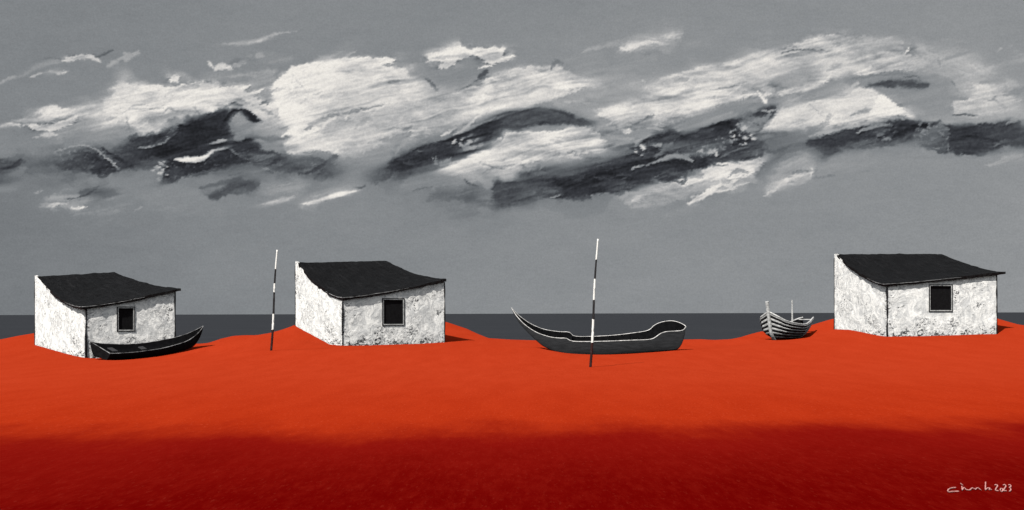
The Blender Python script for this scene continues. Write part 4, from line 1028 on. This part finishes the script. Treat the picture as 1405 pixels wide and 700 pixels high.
# -- the clinker boat at the water's edge, seen from its bow
def clinker():
    D = 83.0; foot = at(1060, 465.5, D); phi = math.radians(49)
    root = thing('clinker_boat', 'small pale grey plank boat with tall stem post and thin mast', 'boat', foot, phi, None)
    Lb, B = 4.0, 1.95; u = D / FPX
    def gun(t):   # half breadth, height of the sheer
        w = B / 2 * (math.sin(math.pi * min(1, t ** .5 * .94)) ** .6) if t > 0 else 0
        z = float(np.interp(t, [0, .01, .03, .08, .18, .34, .5, .64, .8, .92, 1], [1.58, 1.40, 1.22, 1.06, .94, .86, .82, .84, .98, 1.14, 1.22]))
        return w, z
    def keel_z(t): return .0 if t < .62 else .62 * ((t - .62) / .38) ** 2
    def stem_x(z): return -.06 - .40 * max(0, z / 1.6) ** .9 + .30 * max(0, 1 - z / .5) ** 2
    NS, NQ = 40, 6
    hb = MB()
    def hullp(t, q):  # q 0 keel .. 1 sheer
        w, z = gun(t); kz = keel_z(t); zz = kz + (z - kz) * q ** 1.12
        ww = w * math.sin(math.pi / 2 * q ** .62) if q > 0 else 0
        x0 = stem_x(zz); x1 = Lb + .25 * (q - .4)
        return Vector((lerp(x0, x1, t), ww, zz))
    for side in (-1, 1):
        for k in range(NQ):
            qa, qb = k / NQ, (k + 1) / NQ
            A, Bt, Cc = [], [], []
            for i in range(NS + 1):
                t = i / NS; a = hullp(t, qa + .56 / NQ); b = hullp(t, qb); base = hullp(t, qa)
                lap = .06 * min(1, t * 8) 
                a = a + Vector((0, lap, -.0)); b2 = b.copy()
                f = lambda p: Vector((p.x, p.y * side, p.z))
                A.append(f(a)); Bt.append(f(b2)); Cc.append(f(base))
            mid = [(p + q) / 2 + Vector((0, side * .035, 0)) for p, q in zip(A, Bt)]
            hb.grid([A, mid, Bt], 0, flip=(side > 0))         # the rounded plank
            hb.grid([Cc, A], 1, flip=(side > 0))              # the lap under it, its shadow line painted black
    # inner skin
    inn = []
    for i in range(NS + 1):
        t = i / NS; row = []
        for q in (1, .8, .6, .4, .2, .06, .2, .4, .6, .8, 1): row.append(hullp(t, q))
        for j, p in enumerate(row):
            s_ = -1 if j < 5 else 1
            row[j] = Vector((p.x, s_ * max(0, p.y - .05), p.z + .03 * (1 - 0)))
        inn.append(row)
    hb.grid(inn, 1)
    hull = hb.build('hull', [M['plank'], M['seam']], root, smooth=False)
    gb = MB()
    for side in (-1, 1):
        pts = []
        for i in range(NS + 1):
            p = hullp(i / NS, 1); pts.append(Vector((p.x, p.y * side, p.z + .03)))
        gb.tube(pts, .05, 6)
    # breast hook and crossing board at the stern
    p = hullp(.93, 1); gb.box((p.x - .06, -p.y, p.z - .04), (.16, 0, 0), (0, 2 * p.y, 0), (0, 0, .05))
    gb.build('gunwale', M['plank'], root)
    sb = MB()
    pts = [Vector((stem_x(z) - .02, 0, z)) for z in [-.02 + 2.22 * i / 20 for i in range(21)]]
    sb.tube([p + Vector((-.0, 0, 0)) for p in pts], [.105 + .02 * math.sin(i) * .3 for i in range(21)], 8)
    sb.build('stem_post', M['plank'], root)
    mb = MB(); mx = 1.75
    mb.tube([Vector((mx, -.30, .25)), Vector((mx + .01, -.30, 1.2)), Vector((mx, -.29, 2.30))], [.055, .05, .038], 8)
    mb.build('mast', M['plank'], root)
    tb = MB(); tb.box((mx - .12, -gun(.55)[0] + .06, .62), (.24, 0, 0), (0, 2 * gun(.55)[0] - .12, 0), (0, 0, .05))
    tb.build('thwart', M['plank'], root)
    for px, py, Y in ((1040,463.5,82.8),(1050,466,82.7),(1061,467,82.8),(1078,467,83.5),(1095,466,84.2),(1104,463.5,85)): add_ctrl(px, py, Y)
    for px, py, Y in ((1000,475,79),(1030,472,79),(1055,470,79),(1085,469.5,79.5),(1110,466,79)): add_ctrl(px, py, Y)
    return root
clinker()

# ----------------------------------------------------------------------------
#  banded poles
# ----------------------------------------------------------------------------
def pole(label, foot, tip, Y, cuts, r0, r1, name):
    a = at(*foot, Y); b = at(*tip, Y); d = b - a; H = d.length
    mb = MB(); n = 48; pts = []; rad = []
    for i in range(n + 1):
        t = i / n; pts.append(Vector((d.x * t + .018 * math.sin(t * 7), .0 + .01 * math.sin(t * 5), d.z * t)))
        rad.append(lerp(r0, r1, t) * (1.10 if i % 6 == 0 else 1.0))
    pts[0].z = -.5
    pts[0] -= Vector((d.x * .5 / H, 0, 0))
    mb.tube(pts, rad, 10)
    fr = [(foot[1] - c) / (foot[1] - tip[1]) for c in cuts]
    o = mb.build('banded_pole', mat_bands(name, fr, d.z), None, smooth=True); o.location = a
    tag(o, label, 'pole', 'banded poles stuck in the red sand')
    add_ctrl(foot[0], foot[1], Y)
pole('shorter thin banded pole in the red sand left of the middle hut', (372, 481), (380, 343), 65, [452, 431, 401, 389, 369], .056, .034, 'short_pole_paint')
pole('tallest black and white banded pole standing in front of the big boat', (810, 504), (820, 328), 54, [470, 438, 411.5, 383, 356.5], 0.052, .030, 'tall_pole_paint')

make_ground()
make_sky()

# ----------------------------------------------------------------------------
#  the pale handwriting drawn on the dark red earth at lower right
# ----------------------------------------------------------------------------
WRITING = [[(745,490),(715,493),(690,500),(672,512),(668,524),(676,532),(700,530),(735,527),(772,526)],
           [(790,450),(800,459),(812,469)], [(802,478),(805,498),(806,515),(816,498),(824,491),(836,502),(844,511),(862,512),(880,513),(894,502),(906,495),(918,500),(932,507),(944,500),(956,492),(968,500),(987,515)],
           [(1031,437),(1030,475),(1028,512),(1042,500),(1060,494),(1072,497),(1066,510),(1080,508),(1088,514)],
           [(1118,470),(1132,463),(1144,468),(1142,484),(1130,503),(1127,518),(1150,519)],
           [(1172,520),(1174,506),(1184,499),(1195,505),(1196,520),(1186,529),(1174,524)],
           [(1200,470),(1214,463),(1225,470),(1222,488),(1208,508),(1206,521),(1229,520)],
           [(1252,468),(1264,463),(1274,472),(1270,485),(1260,492),(1271,500),(1272,515),(1258,530)]]
wb = MB(); c0 = on_flat(1345, 673)
for st in WRITING:
    p = smooth_poly(st, False, 5); pts = []
    for x, y in p:
        q = on_flat(1205 + x / 7.0, 600 + y / 7.0); q.z = float(G.z(np.array([q.x]), np.array([q.y]))[0]) + .006 + .03 * float(0); pts.append(q - c0)
    # a flattened ribbon of chalk, wider along the view so that it reads from standing height
    L_, R_ = [], []
    for i, q in enumerate(pts):
        w = .0022 * (.7 + .6 * hash2(i * .8, len(L_) * .3, 3))
        t = (pts[min(i + 1, len(pts) - 1)] - pts[max(i - 1, 0)]); t.y /= 8.0
        t = t.normalized() if t.length > 1e-6 else Vector((1, 0, 0)); nrm = Vector((-t.y, t.x * 8.0, 0))
        L_.append(q + nrm * w); R_.append(q - nrm * w)
    up = Vector((0, 0, .007))
    wb.grid([L_, [l + up for l in L_], [r + up for r in R_], R_], 0)
o = wb.build('handwriting', M['chalk']); o.location = c0
tag(o, 'pale pink handwritten signature and year drawn on the dark red ground', 'writing')
